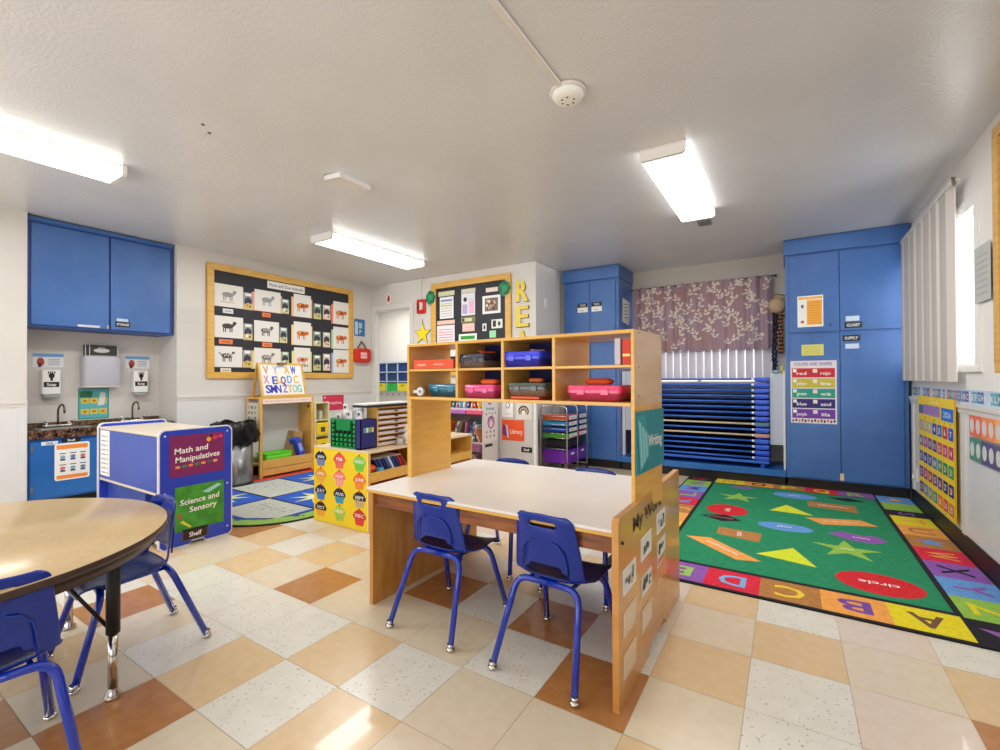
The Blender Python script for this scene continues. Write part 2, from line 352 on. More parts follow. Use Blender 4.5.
# ------------------------------------------------------------------ child chair
def chair_proto():
    root = thing('child_chair', 'x', 'chair')
    m = MB()
    prof = [(.402, .300), (.404, .312), (.388, .325), (.33, .325), (.26, .320), (.2, .320), (.16, .324), (.132, .334), (.116, .346), (.110, .354), (.106, .37), (.103, .39), (.099, .42), (.093, .46), (.086, .50), (.081, .539), (.078, .557), (.077, .570), (.075, .583)]
    wid = [.13, .145, .153, .158, .16, .16, .158, .155, .150, .148, .146, .144, .141, .136, .130, .126, .122, .117, .094]
    U = [-1, -.93, -.8, -.62, -.45, -.34, -.17, 0, .17, .34, .45, .62, .8, .93, 1]
    vs = []; fs = []
    nu = len(U)
    for (y, z), w in zip(prof, wid):
        back = z > .34
        for u in U:
            e = abs(u) ** 3
            yy, zz = y, z
            if back: yy = y + .028 * e * (1 - max(0, (z - .5)) * 4)
            elif z > .3 or y < .39: zz = z + .012 * e - .006 * (1 - u * u)
            if y == .16 or y == .132: yy += .0 + .02 * e; zz += .006 * e
            if z == .583: zz = .583 + .006 * (1 - abs(u))
            vs.append((u * w, yy, zz))
    for i in range(len(prof) - 1):
        for j in range(nu - 1):
            z0 = prof[i][1]; uc = (U[j] + U[j + 1]) / 2
            if i == 15 and abs(uc) < .4: continue
            if i in (8, 9) and abs(uc) < .62: continue
            if i == 10 and abs(uc) < .4: continue
            fs.append((i * nu + j, (i + 1) * nu + j, (i + 1) * nu + j + 1, i * nu + j + 1))
    m.add(vs, fs, PBLUE, True)
    sh = m.build('seat_shell', root)
    so = sh.modifiers.new('s', 'SOLIDIFY'); so.thickness = .007; so.offset = 0
    sb = sh.modifiers.new('u', 'SUBSURF'); sb.levels = 1; sb.render_levels = 1
    for s in (-1, 1):
        m = MB(); m.tube([(s * .035, .083, .485), (s * .06, .084, .478), (s * .085, .090, .45), (s * .093, .096, .41), (s * .096, .102, .37)], .0035, PBLUE, n=6); m.build('back_rib', sh)
    for s in (-1, 1):
        for foot, top, mid in (((s * .168, 0, .012), (s * .130, .118, .318), (0, .125, .318)), ((s * .172, .42, .012), (s * .135, .335, .300), (0, .325, .300))):
            m = MB(); m.tube(fillet([foot, top, mid], .05), .0125, TBLUE, n=10); L = m.build('leg', root)
            g = MB(); g.cyl(foot[0], foot[1], .012, .032, .0135, CHROME, n=12); g.ball(foot[0], foot[1], .010, .019, .019, .010, CHROME); g.build('glide', L)
    for s in (-1, 1): m = MB(); m.tube([(s * .09, .125, .314), (s * .09, .33, .302)], .007, TBLUE, n=8); m.build('seat_rail', root)
    return root
C0 = chair_proto()
CH = [(-1.312, 1.437, 0, 'blue plastic child chair pushed up to the white table, nearer the cupcake shelf'),
      (-.774, 1.424, -3, 'blue plastic child chair at the white table, nearest the end panel with photos'),
      (-2.25, .984, 177.5, 'blue plastic child chair tucked under the far side of the round table'),
      (-1.60, .275, 86, 'blue plastic child chair in the foreground at the near side of the round table'),
      (-1.445, 2.53, 180, 'blue child chair beyond the white table, in front of the orange library sign'),
      (-.895, 2.49, 180, 'blue child chair beyond the white table, in front of the rolling cart')]
for k, (x, y, r, lab) in enumerate(CH):
    c = C0 if k == 0 else copy_tree(C0)
    c.matrix_world = tr(x, y, 0, r); c['label'] = lab; c['group'] = 'blue child chairs'
c = copy_tree(C0); c.matrix_world = tr(-.628, .402, 0, 225); c['label'] = 'blue plastic child chair of which only the tip shows at the bottom edge'; c['group'] = 'blue child chairs'

# ------------------------------------------------------------------ round table
def round_table():
    t = thing('round_table', 'round tan activity table with dark edge and adjustable steel legs', 'table', tr(-2.30, .222, 0))
    R = .65
    m = MB(); m.lathe([(0, .532), (R - .004, .532), (R, .536), (R, .549), (R - .003, .5545)], EDGE, n=96); m.build('edge_band', t)
    m = MB(); m.lathe([(R - .003, .5545), (R - .004, .5555), (0, .5555)], TAN, n=96); m.build('tabletop', t)
    m = MB()
    for k in range(96):
        a = 2 * pi * k / 96
    m.lathe([(R - .05, .49), (R - .035, .49), (R - .035, .532), (R - .05, .532)], EDGE, n=64); m.build('apron', t)
    for x, y in ((.34, .40), (-.37, .47), (-.34, -.40), (.34, -.40)):
        m = MB(); m.cyl(x, y, .22, .532, .02, BLACK, n=16); m.box(x - .04, x + .04, y - .04, y + .04, .526, .532, BLACK); L = m.build('leg', t)
        g = MB(); g.cyl(x, y, .03, .22, .0145, CHROME, n=16); g.lathe([(0, 0), (.024, 0), (.026, .008), (.016, .022), (.0145, .035)], CHROME, (x, y, 0), 16); g.build('leg_insert', L)
    m = MB(); m.tube([(.32, .39, .24), (.12, .25, .50)], .006, BLACK, n=6); m.build('leg_brace', t)
round_table()

# ------------------------------------------------------------------ white table with end panel and hutch
def white_table():
    x0, x1, y0, y1, z = -1.72, -.49, 1.52, 2.42, .565
    t = thing('craft_table', 'white laminate table with wooden apron and end panel of photo pockets', 'table', tr(x0, y0, 0))
    w = x1 - x0; d = y1 - y0
    m = MB(); m.box(0, w, 0, d, z - .012, z, LAM); m.build('tabletop', t, bev=.003)
    m = MB(); m.box(0, w, 0, d, z - .024, z - .0121, MAPLEX); m.build('top_edge', t, bev=.002)
    m = MB(); m.box(.03, w - .005, .03, .05, z - .09, z - .0241, DOAK); m.build('apron', t)
    m = MB(); m.box(.03, w - .005, d - .05, d - .03, z - .09, z - .0241, DOAK); m.build('apron', t)
    m = MB(); m.box(.005, .028, .015, d - .02, 0, z - .0241, OAK); m.build('side_panel', t, bev=.002)
    m = MB(); Z = .625
    pts = [(-.065, 0), (.3, 0), (.34, .03), (.56, .03), (.6, 0), (d, 0), (d, Z - .012), (d - .015, Z), (-.05, Z), (-.065, Z - .012)]
    pm = mat('end_panel_wood', (214, 158, 84), .28, c2=(196, 134, 62), scale=4, stretch=(1, 1, 1), coat=.3)
    m.T = Matrix.Translation((w, 0, 0)) @ frame((0, 0, 0), 0); m.prism(pts, 0, .022, pm); ep = m.build('end_panel', t)
    # pictures on the outer face
    M = Matrix.Translation((w + .0225, -.09, 0)) @ frame((0, 0, 0), 0)
    m = MB(); m.T = M; m.text('My Work', .40, .565, .05, P(70, 52, 36), .0016, w=.5)
    m.build('lettering', ep)
    mm = MB(); mm.T = M
    pal = [(90, 120, 110), (60, 80, 90), (200, 190, 170), (140, 150, 120), (90, 110, 140), (210, 150, 130), (120, 90, 70), (40, 60, 50)]
    slots = []
    for (cx, rows) in ((.14, (.40, .26, .12)), (.36, (.44, .30, .17)), (.60, (.47, .36, .26))):
        for r_, zz in enumerate(rows): slots.append((cx, zz, r_))
    for i, (cx, zz, r_) in enumerate(slots):
        q = MB(); q.T = M
        q.box(cx - .075, cx + .075, zz - .04, zz + .045, 0, .002, mat('clear_sleeve', (222, 196, 160), .08, spec=.8) if r_ else WHITE)
        if r_ == 0 or i in (4, 7):
            q.rect(cx - .068, zz - .032, .136, .07, .0026, P(222, 226, 222))
            for k in range(7):
                a = random.uniform(-.06, .03); b = random.uniform(-.028, .01)
                q.rect(cx + a, zz + b, random.uniform(.015, .035), random.uniform(.012, .03), .003 + k * .0002, P(*random.choice(pal)))
        elif i == 8 or i == 5:
            q.rect(cx - .065, zz - .03, .13, .06, .0026, P(226, 150, 100) if i == 8 else P(226, 204, 180))
        else:
            q.rect(cx - .07, zz - .036, .14, .004, .0026, P(236, 226, 210)); q.rect(cx - .07, zz - .036, .003, .075, .0026, P(240, 232, 220))
        q.build('photo_pocket', ep)
    m = MB(); m.tube([(w + .022, .28, .55), (w + .028, .28, .55)], .006, STEEL, n=8); m.tube([(w + .022, -.03, .54), (w + .028, -.03, .54)], .006, BLACK, n=8); m.build('bolt', ep)
white_table()

HM = tr(-1.71, 1.79, .565, math.degrees(atan2(-.09, 1.22)))
def hutch():
    t = thing('cubby_hutch', 'wooden hutch of eight open cubbies standing on the white table', 'hutch', HM)
    W = 1.231; D = .325; zt = .70; zb = .425; th = .014
    m = MB(); m.box(0, th, 0, D, 0, zt, MAPLE); m.build('side_panel', t, bev=.002)
    m = MB(); m.box(W - th, W, 0, D, 0, zt, MAPLE); m.build('side_panel', t, bev=.0015)
    m = MB(); m.box(W, W + .0012, .004, D - .004, zb - .01, zt, PLY)
    for a in (.04, .3):
        for b in (zb + .02, zb + .13, zt - .015): m.box(W + .001, W + .0022, a, a + .007, b, b + .007, P(120, 80, 50))
    m.build('plywood_facing', t)
    m = MB(); m.box(th, W - th, 0, D, zt - th, zt, MAPLEX); m.box(th, W - th, -.002, D, zb - th, zb, MAPLEX)
    m.build('top_board', t, bev=.002)
    m = MB(); m.box(th, W - th, .003, D, zb + .132, zb + .132 + th * .8, MAPLEX); m.build('middle_shelf', t, bev=.0015)
    for x in (.350, .625, .888):
        m = MB(); m.box(x - th / 2, x + th / 2, .001, D, zb, zt - th, MAPLE); m.box(x - th / 2 - .001, x - th / 2, .01, D - .001, zb + .002, zt - th - .002, PLY); m.build('divider', t, bev=.0015)
    for a, b in ((.357, .618), (.632, .881)):
        m = MB(); m.box(a, b, .215, .221, zb, zt - th, NAVY); m.build('back_panel', t)
    for x in (.04,):
        pass
    # panel closing the left leg zone
    m = MB(); m.box(.014, .03, .0, .02, 0, zb - th, MAPLE); m.build('front_strip', t)
hutch()
# teal writing sign with white sheets hung on hutch side
m = MB(); TE = P(22, 128, 140); m.box(0, .33, 0, .235, 0, .003, TE)
m.rect(.01, .12, .1, .10, .0036, P(30, 150, 160)); m.text('Writing', .215, .115, .045, WHITE, .0042, w=.165)
for k in range(7):
    a = .012 + k * .014; m.poly([(a, .21 - k * .012), (a + .02, .2 - k * .008), (a + .04 - k * .002, .02 + k * .006), (a + .025 - k * .002, .01 + k * .01)], .005 + k * .0006, P(150, 210, 214) if k % 2 else P(96, 184, 190))
one(m, 'writing_sign', 'teal laminated sign reading Writing on the right side of the hutch', 'sign', HM @ Matrix.Translation((1.2335, .0, .155)) @ frame((0, 0, 0), 0))

def pencil_box(u, d, z, w, dep, h, c, label, c2=None, rough=.18, rot=0):
    M = HM @ Matrix.Translation((u, d, z)) @ Matrix.Rotation(radians(rot), 4, 'Z')
    t = thing('pencil_box', label, 'pencil box', M, 'plastic pencil boxes in the hutch')
    A = mat('plastic_%d_%d_%d' % c, c, rough, coat=.4, var=8, scale=40); c2 = c2 or tuple(max(0, int(v * .75)) for v in c); B_ = mat('plastic_%d_%d_%d' % c2, c2, rough, coat=.4)
    m = MB()
    for z0, z1, k0, k1 in ((0, h * .5, .9, .97),):
        a = rrect(w * k0, dep * k0, .015); b = rrect(w * k1, dep * k1, .015); n = len(a)
        m.add([(p[0], p[1], z0) for p in a] + [(p[0], p[1], z1) for p in b], [tuple(range(n))[::-1]] + [(i, (i + 1) % n, n + (i + 1) % n, n + i) for i in range(n)], B_, True)
    m.prism(rrect(w, dep, .017), h * .5, h * .56, A); m.build('base', t)
    m = MB(); a = rrect(w * .99, dep * .99, .017); b = rrect(w * .9, dep * .9, .015); n = len(a)
    m.prism(rrect(w, dep, .017), h * .57, h * .63, A)
    m.add([(p[0], p[1], h * .63) for p in a] + [(p[0], p[1], h * .95) for p in a] + [(p[0] * .96, p[1] * .96, h) for p in a], [(i, (i + 1) % n, n + (i + 1) % n, n + i) for i in range(n)] + [(n + i, n + (i + 1) % n, 2 * n + (i + 1) % n, 2 * n + i) for i in range(n)] + [tuple(range(2 * n, 3 * n))], A, True)
    m.build('lid', t)
    for s in (-1, 1):
        m = MB(); m.box(s * w * .22 - w * .07, s * w * .22 + w * .07, -dep / 2 - .004, -dep / 2, h * .38, h * .75, A); m.build('latch', t, bev=.0015)
    return t
def pouch(u, d, z, w, dep, h, c, label, nm='pouch', cat='pouch'):
    m = MB(); n = 14; vs = []; fs = []
    a = rrect(w, dep, min(w, dep) * .35, 4); k = len(a)
    for s_, zz in ((.8, 0), (1, h * .3), (.98, h * .7), (.7, h)): vs += [(p[0] * s_, p[1] * s_, zz) for p in a]
    for i in range(3): fs += [(i * k + j, i * k + (j + 1) % k, (i + 1) * k + (j + 1) % k, (i + 1) * k + j) for j in range(k)]
    fs += [tuple(range(k))[::-1], tuple(range(3 * k, 4 * k))]
    m.add(vs, fs, P(*c), True); m.box(-w * .4, w * .4, -dep * .12, -dep * .06, h * .98, h * 1.03, P(180, 70, 20))
    one(m, nm, label, cat, HM @ Matrix.Translation((u, d, z)))
zl, zu = .4255, .425 + .132 + .0115
pencil_box(.197, .17, zl + .003, .24, .2, .062, (44, 128, 160), 'teal pencil box in the lower leftmost cubby')
pencil_box(.472, .105, zl + .002, .185, .18, .062, (232, 70, 140), 'pink pencil box in the second lower cubby')
pencil_box(.742, .108, zl + .016, .20, .2, .058, (66, 74, 68), 'dark green-grey pencil box in the third lower cubby', c2=(120, 96, 84))
pencil_box(1.05, .12, zl + .002, .235, .19, .062, (240, 64, 120), 'large hot pink pencil box in the rightmost lower cubby')
pencil_box(1.135, .27, zl + .002, .12, .09, .058, (24, 110, 128), 'teal pencil box behind the large pink one')
pencil_box(.410, .112, zu + .001, .19, .19, .068, (48, 42, 66), 'smoky dark purple pencil box in the second upper cubby', c2=(110, 92, 92))
pencil_box(.714, .105, zu + .001, .205, .19, .068, (40, 58, 222), 'bright blue pencil box in the third upper cubby')
pouch(.48, .10, zl + .065, .10, .05, .024, (240, 112, 40), 'orange pouch lying on the pink pencil box in the second cubby')
pouch(.745, .10, zl + .075, .075, .04, .018, (240, 120, 50), 'small orange pouch on the dark green-grey pencil box')
pouch(1.03, .14, zl + .065, .12, .06, .026, (238, 96, 30), 'orange pouch lying on the large hot pink pencil box')
m = MB(); 
for a in (.0, 2.2): m.T = Matrix.Rotation(a * .3, 4, 'Z'); m.tube([(-.03, -.012, .004), (.0, 0, .008), (.045, .012, .006)], .004, P(238, 92, 40), n=6)
m.T = Matrix.Identity(4); m.tube([(-.03 + .018 * cos(i * .7), .018 * sin(i * .7), .012) for i in range(10)], .004, P(238, 92, 40), n=6)
one(m, 'scissors', 'orange scissors lying on the dark purple pencil box', 'scissors', HM @ Matrix.Translation((.44, .12, zu + .072)))
m = MB(); m.tube([(-.02 + .014 * cos(i * .7), .014 * sin(i * .7), .008) for i in range(10)], .004, P(230, 190, 180), n=6); m.tube([(-.01, 0, .006), (.04, .0, .004)], .004, P(230, 190, 180), n=6)
one(m, 'scissors', 'pale pink scissors lying on the bright blue pencil box', 'scissors', HM @ Matrix.Translation((.735, .12, zu + .071)))
m = MB(); m.box(-.05, .10, -.1, .1, 0, .012, P(226, 96, 66)); one(m, 'tray', 'coral tray under the dark green-grey pencil box', 'tray', HM @ Matrix.Translation((.705, .12, zl + .002)), bev=.003)
m = MB(); m.box(-.15, .13, -.08, .08, 0, .046, P(228, 82, 40)); 
M = Matrix.Translation((0, -.0805, .023)) @ frame((0, 0, 0), -90)
m.T = M; m.text('crayons', -.09, 0, .014, P(250, 210, 190), .001); m.text('washable colors', .03, 0, .010, P(250, 210, 190), .001, w=.07)
one(m, 'flat_box', 'flat red-orange game box in the upper leftmost cubby', 'box', HM @ Matrix.Translation((.19, .09, zu + .001)), bev=.002)
t = thing('tape_roll', 'white tape roll standing in the lower leftmost cubby', 'tape', HM @ Matrix.Translation((.072, .03, zl + .0255)))
m = MB(); m.T = Matrix.Rotation(pi / 2, 4, 'X'); m.lathe([(.010, -.01), (.022, -.01), (.024, 0), (.022, .01), (.010, .01), (.010, -.01)], P(226, 222, 226)); m.build('roll', t)
m = MB(); m.box(-.05, -.02, -.008, .008, -.008, .008, P(220, 214, 210)); m.build('holder', t)
m = MB(); m.box(0, .022, 0, .16, 0, .10, P(196, 190, 196)); m.box(-.0005, .0, .0, .16, .02, .08, WHITE); one(m, 'book', 'pale grey book standing in the rightmost upper cubby', 'book', HM @ Matrix.Translation((1.150, .012, zu + .001)), bev=.002, group='books in the rightmost upper cubby')
m = MB(); m.box(0, .03, 0, .16, 0, .095, P(214, 52, 30)); m.box(-.001, 0, 0, .16, .04, .05, P(40, 20, 20)); m.box(0, .03, -.001, 0, .03, .04, P(240, 210, 120)); one(m, 'book', 'red book standing in the rightmost upper cubby', 'book', HM @ Matrix.Translation((1.181, .012, zu + .001)), bev=.002, group='books in the rightmost upper cubby')

# ------------------------------------------------------------------ big letter rug
def big_rug():
    c = .2575; m = MB(); Z = .008
    blk = mat('rug_black', (20, 18, 24), .95, bump=.3, bscale=400)
    grn = mat('rug_green', (24, 132, 88), .95, var=6, scale=30, bump=.3, bscale=400)
    def R(r, g, b): return mat('rug_%d_%d_%d' % (r, g, b), (r, g, b), .95, var=8, scale=60, bump=.3, bscale=400)
    Yl, Og, Br, Rd, Pu, Bl, Gn, Dk = R(226, 208, 20), R(234, 158, 72), R(176, 120, 60), R(214, 30, 60), R(140, 84, 170), R(96, 150, 210), R(142, 186, 70), blk
    x0, y0 = -.922, 2.57; W = 1.828; L = 2.83
    m.box(0, W, 0, L, 0, Z, blk)
    m.rect(.275, .295, 5 * c - .012, 2.275, Z + .0004, grn)
    seq = [Yl, Og, Br, Rd, Pu, Bl, Gn]
    let = 'ABCDEFGHIJKLMNOPQRSTUVWXYZ'
    lc = {0: P(110, 70, 40), 1: P(110, 60, 150), 2: P(236, 200, 40), 3: P(120, 170, 220), 4: P(150, 190, 90), 5: P(220, 140, 60), 6: P(230, 220, 60)}
    g = .012
    # near band: A at the right end, letters face outwards
    for k in range(5):
        xx = .275 + (4 - k) * c; m.rect(xx, .022, c - .0, .24, Z + .0004, seq[k % 7])
        m.text(let[k], xx + c / 2, .022 + .115, .13, lc[k % 7], Z + .0012, w=.13, rot=pi)
    # far band
    fs = [Pu, Rd, Br, Og, Yl]
    for k in range(5):
        xx = .275 + (4 - k) * c; m.rect(xx, 2.59, c, .215, Z + .0004, fs[k]); m.text('RQPON'[k] if k != 3 else 'O', xx + c / 2, 2.69, .13, [Gn, Yl, Yl, Dk, Og][k], Z + .0012, w=.13)
    # left band and right band
    rs = [Gn, Bl, Pu, Rd, Br, Og, Yl]
    for k in range(7):
        yy = .265 + k * c
        m.rect(1.578, yy, .235, c, Z + .0004, rs[k])
        m.text('ZYXWVUT'[k], 1.695, yy + c / 2, .13, [Yl, Pu, Dk, Og, Bl, Br, Og][k], Z + .0012, w=.14, rot=-pi / 2) if k != 4 else m.star(1.695, yy + c / 2, .08, .035, Z + .0012, Bl)
    m.rect(1.578, 2.25, .235, c, Z + .0004, Gn); m.rect(1.578, 2.25 + c, .235, c, Z + .0004, Bl); m.star(1.695, 2.25 + 1.5 * c, .06, .03, Z + .001, Og)
    m.text('S', 1.695, 2.15, .09, Pu, Z + .001, w=.09, rot=-pi / 2)
    ls = [Gn, Yl, Yl, Og, Br, Rd, Pu, Bl, Gn]
    for k in range(9):
        yy = .265 + k * c; m.rect(.014, yy, .235, c, Z + .0004, ls[k]); m.text('FGHIJKLMN'[k], .13, yy + c / 2, .13, [Pu, Br, Gn, Gn, Og, Bl, Gn, Pu, Pu][k], Z + .0012, w=.13, rot=pi / 2)
    m.text('star', .13, 2.69, .06, Rd, Z + .001, w=.16)
    m.poly([(1.6, .18), (1.78, .16), (1.72, .05)], Z + .0006, Pu)
    # shapes in world coords
    def S(f): pass
    ox, oy = -x0, -y0
    z = Z + .0009; z2 = Z + .0016
    wt = P(232, 224, 214)
    m.ell(.39 + ox, 3.06 + oy, .185, .15, z, R(206, 24, 36)); m.text('circle', .39 + ox, 3.06 + oy, .042, wt, z2, w=.17, rot=pi)
    m.ell(-.43 + ox, 4.13 + oy, .15, .17, z, R(206, 24, 36)); m.text('circle', -.43 + ox, 4.13 + oy, .045, wt, z2, w=.1, rot=pi / 2)
    m.star(.30 + ox, 3.56 + oy, .19, .07, z, Gn); m.text('star', .3 + ox, 3.57 + oy, .035, P(220, 230, 180), z2, rot=pi)
    m.star(-.39 + ox, 4.62 + oy, .17, .065, z, Gn)
    m.poly([(-.175 + ox, 3.2 + oy), (.129 + ox, 3.14 + oy), (.017 + ox, 3.42 + oy)], z, R(210, 220, 40))
    m.poly([(-.14 + ox, 4.30 + oy), (.16 + ox, 4.29 + oy), (-.02 + ox, 4.55 + oy)], z, R(210, 220, 40))
    m.ell(-.03 + ox, 3.87 + oy, .17, .10, z, Bl); m.text('oval', -.03 + ox, 3.87 + oy, .04, wt, z2, rot=pi)
    m.ell(.04 + ox, 4.93 + oy, .17, .11, z, Bl); m.text('oval', .04 + ox, 4.93 + oy, .04, wt, z2, rot=pi)
    m.poly([(-.43 + ox, 3.64 + oy), (-.16 + ox, 3.62 + oy), (-.17 + ox, 3.42 + oy), (-.43 + ox, 3.47 + oy)], z, Br); m.text('square', -.30 + ox, 3.54 + oy, .04, wt, z2, w=.1, rot=pi / 2)
    m.poly([(-.60 + ox, 3.32 + oy), (-.45 + ox, 3.36 + oy), (-.14 + ox, 3.07 + oy), (-.27 + ox, 3.03 + oy)], z, Og); m.text('parallelogram', -.37 + ox, 3.2 + oy, .03, wt, z2, w=.26, rot=pi - .72)
    m.poly([(.10 + ox, 4.22 + oy), (.45 + ox, 4.34 + oy), (.54 + ox, 4.22 + oy), (.2 + ox, 4.08 + oy)], z, Og); m.text('rhombus', .32 + ox, 4.21 + oy, .03, wt, z2, w=.22, rot=pi + .3)
    m.poly([(.13 + ox, 4.78 + oy), (.46 + ox, 4.78 + oy), (.46 + ox, 4.56 + oy), (.13 + ox, 4.60 + oy)], z, Br); m.text('rectangle', .3 + ox, 4.68 + oy, .035, wt, z2, w=.2, rot=pi)
    m.poly([(-.60 + ox, 3.88 + oy), (-.42 + ox, 3.98 + oy), (-.30 + ox, 3.86 + oy), (-.43 + ox, 3.79 + oy)], z, Dk); m.text('diamond', -.45 + ox, 3.88 + oy, .03, P(220, 90, 100), z2, w=.18, rot=pi)
    m.poly([(.28 + ox, 5.02 + oy), (.44 + ox, 5.08 + oy), (.56 + ox, 4.99 + oy), (.42 + ox, 4.93 + oy)], z, Dk)
    m.poly([(.22 + ox, 3.87 + oy), (.30 + ox, 3.96 + oy), (.40 + ox, 3.93 + oy), (.5 + ox, 3.95 + oy), (.54 + ox, 3.86 + oy), (.46 + ox, 3.77 + oy), (.34 + ox, 3.78 + oy)], z, Pu); m.text('heart', .4 + ox, 3.86 + oy, .03, wt, z2, rot=pi)
    m.poly([(-.5 + ox, 5.04 + oy), (-.42 + ox, 5.09 + oy), (-.32 + ox, 5.08 + oy), (-.28 + ox, 5.03 + oy), (-.38 + ox, 4.98 + oy)], z, Pu)
    one(m, 'alphabet_rug', 'large green rug with shapes and a coloured alphabet border', 'rug', tr(x0, y0, 0))
big_rug()

def round_rug():
    m = MB(); Z = .008
    def R(r, g, b): return mat('rug_%d_%d_%d' % (r, g, b), (r, g, b), .95, var=8, scale=60, bump=.3, bscale=400)
    blk = mat('rug_black', (20, 18, 24), .95); 
    x0, x1, y0, y1 = -4.86, -3.15, 1.745, 4.1; r = .56
    cx, cy = (x0 + x1) / 2, (y0 + y1) / 2
    def outline(k): return rrect(x1 - x0 - 2 * k, y1 - y0 - 2 * k, r - k, 10, 0, 0)
    m.prism(outline(0), 0, Z, blk)
    m.poly(outline(.022), Z + .0003, R(140, 182, 84))
    m.poly([(-.833, -.6), (-.72, -.6), (-.72, 1.0), (-.833, 1.0)], Z + .0006, R(206, 52, 34))
    m.poly(outline(.15), Z + .0009, blk)
    inner = outline(.165)
    m.poly(inner, Z + .0012, R(34, 84, 190))
    gy = R(186, 190, 178)
    def cell(a0, a1, b0, b1, mt):
        m.poly([(a0 - cx, b0 - cy), (a1 - cx, b0 - cy), (a1 - cx, b1 - cy), (a0 - cx, b1 - cy)], Z + .0016, mt)
    xs = [-4.68, -3.98, -3.34]; ys = [1.92, 2.40, 2.93, 3.46, 3.98]
    for i in range(2):
        for j in range(4):
            a0, a1, b0, b1 = xs[i] + .012, xs[i + 1] - .012, ys[j] + .012, ys[j + 1] - .012
            if (i + j) % 2 == 1:
                if j == 0: m.poly([(a0 - cx, b1 - cy), (a1 - cx, b1 - cy), (a1 - cx, b1 - cy - .3), (a1 - cx - .22, b0 - cy + .02), (a0 - cx, b0 - cy)], Z + .0016, gy)
                else: cell(a0, a1, b0, b1, gy)
                for k in range(34):
                    u = random.uniform(a0 + .1, a1 - .12); v = random.uniform(max(b0, 2.05) + .08, b1 - .08)
                    m.rect(u - cx, v - cy, random.uniform(.02, .05), .008, Z + .002, P(*random.choice([(110, 120, 130), (90, 130, 110), (150, 130, 120), (80, 90, 150)])))
            else:
                m.star((a0 + a1) / 2 - cx, (b0 + b1) / 2 - cy, .24, .09, Z + .002, R(206, 214, 90), n=8)
                m.star((a0 + a1) / 2 - cx, (b0 + b1) / 2 - cy, .15, .06, Z + .0024, R(226, 230, 210), n=8)
    for a in xs[1:2]: m.rect(a - .012 - cx, 1.76 - cy, .024, 2.2, Z + .0019, blk)
    for b in ys[1:-1]: m.rect(-4.7 - cx, b - .012 - cy, 1.38, .024, Z + .0019, blk)
    dc = [(120, 60, 60), (60, 60, 140), (200, 120, 60), (90, 60, 100)]
    for k in range(14):
        a = -1.5 + k * .12; px_ = x1 - .08 - r * .0
    for (a, b) in ((-.2, -1.09), (.0, -1.11), (.2, -1.1), (.42, -1.02), (.58, -.9), (.71, -.72), (.77, -.5), (.78, -.3), (.78, 0)):
        m.ell(a, b, .035, .028, Z + .001, P(*random.choice(dc)), n=10); m.rect(a + .03, b + .02, .03, .012, Z + .001, P(60, 60, 60))
    one(m, 'picture_rug', 'blue and grey rug with yellow stars and rounded corners by the easel stand', 'rug', tr(cx, cy, 0))
round_rug()

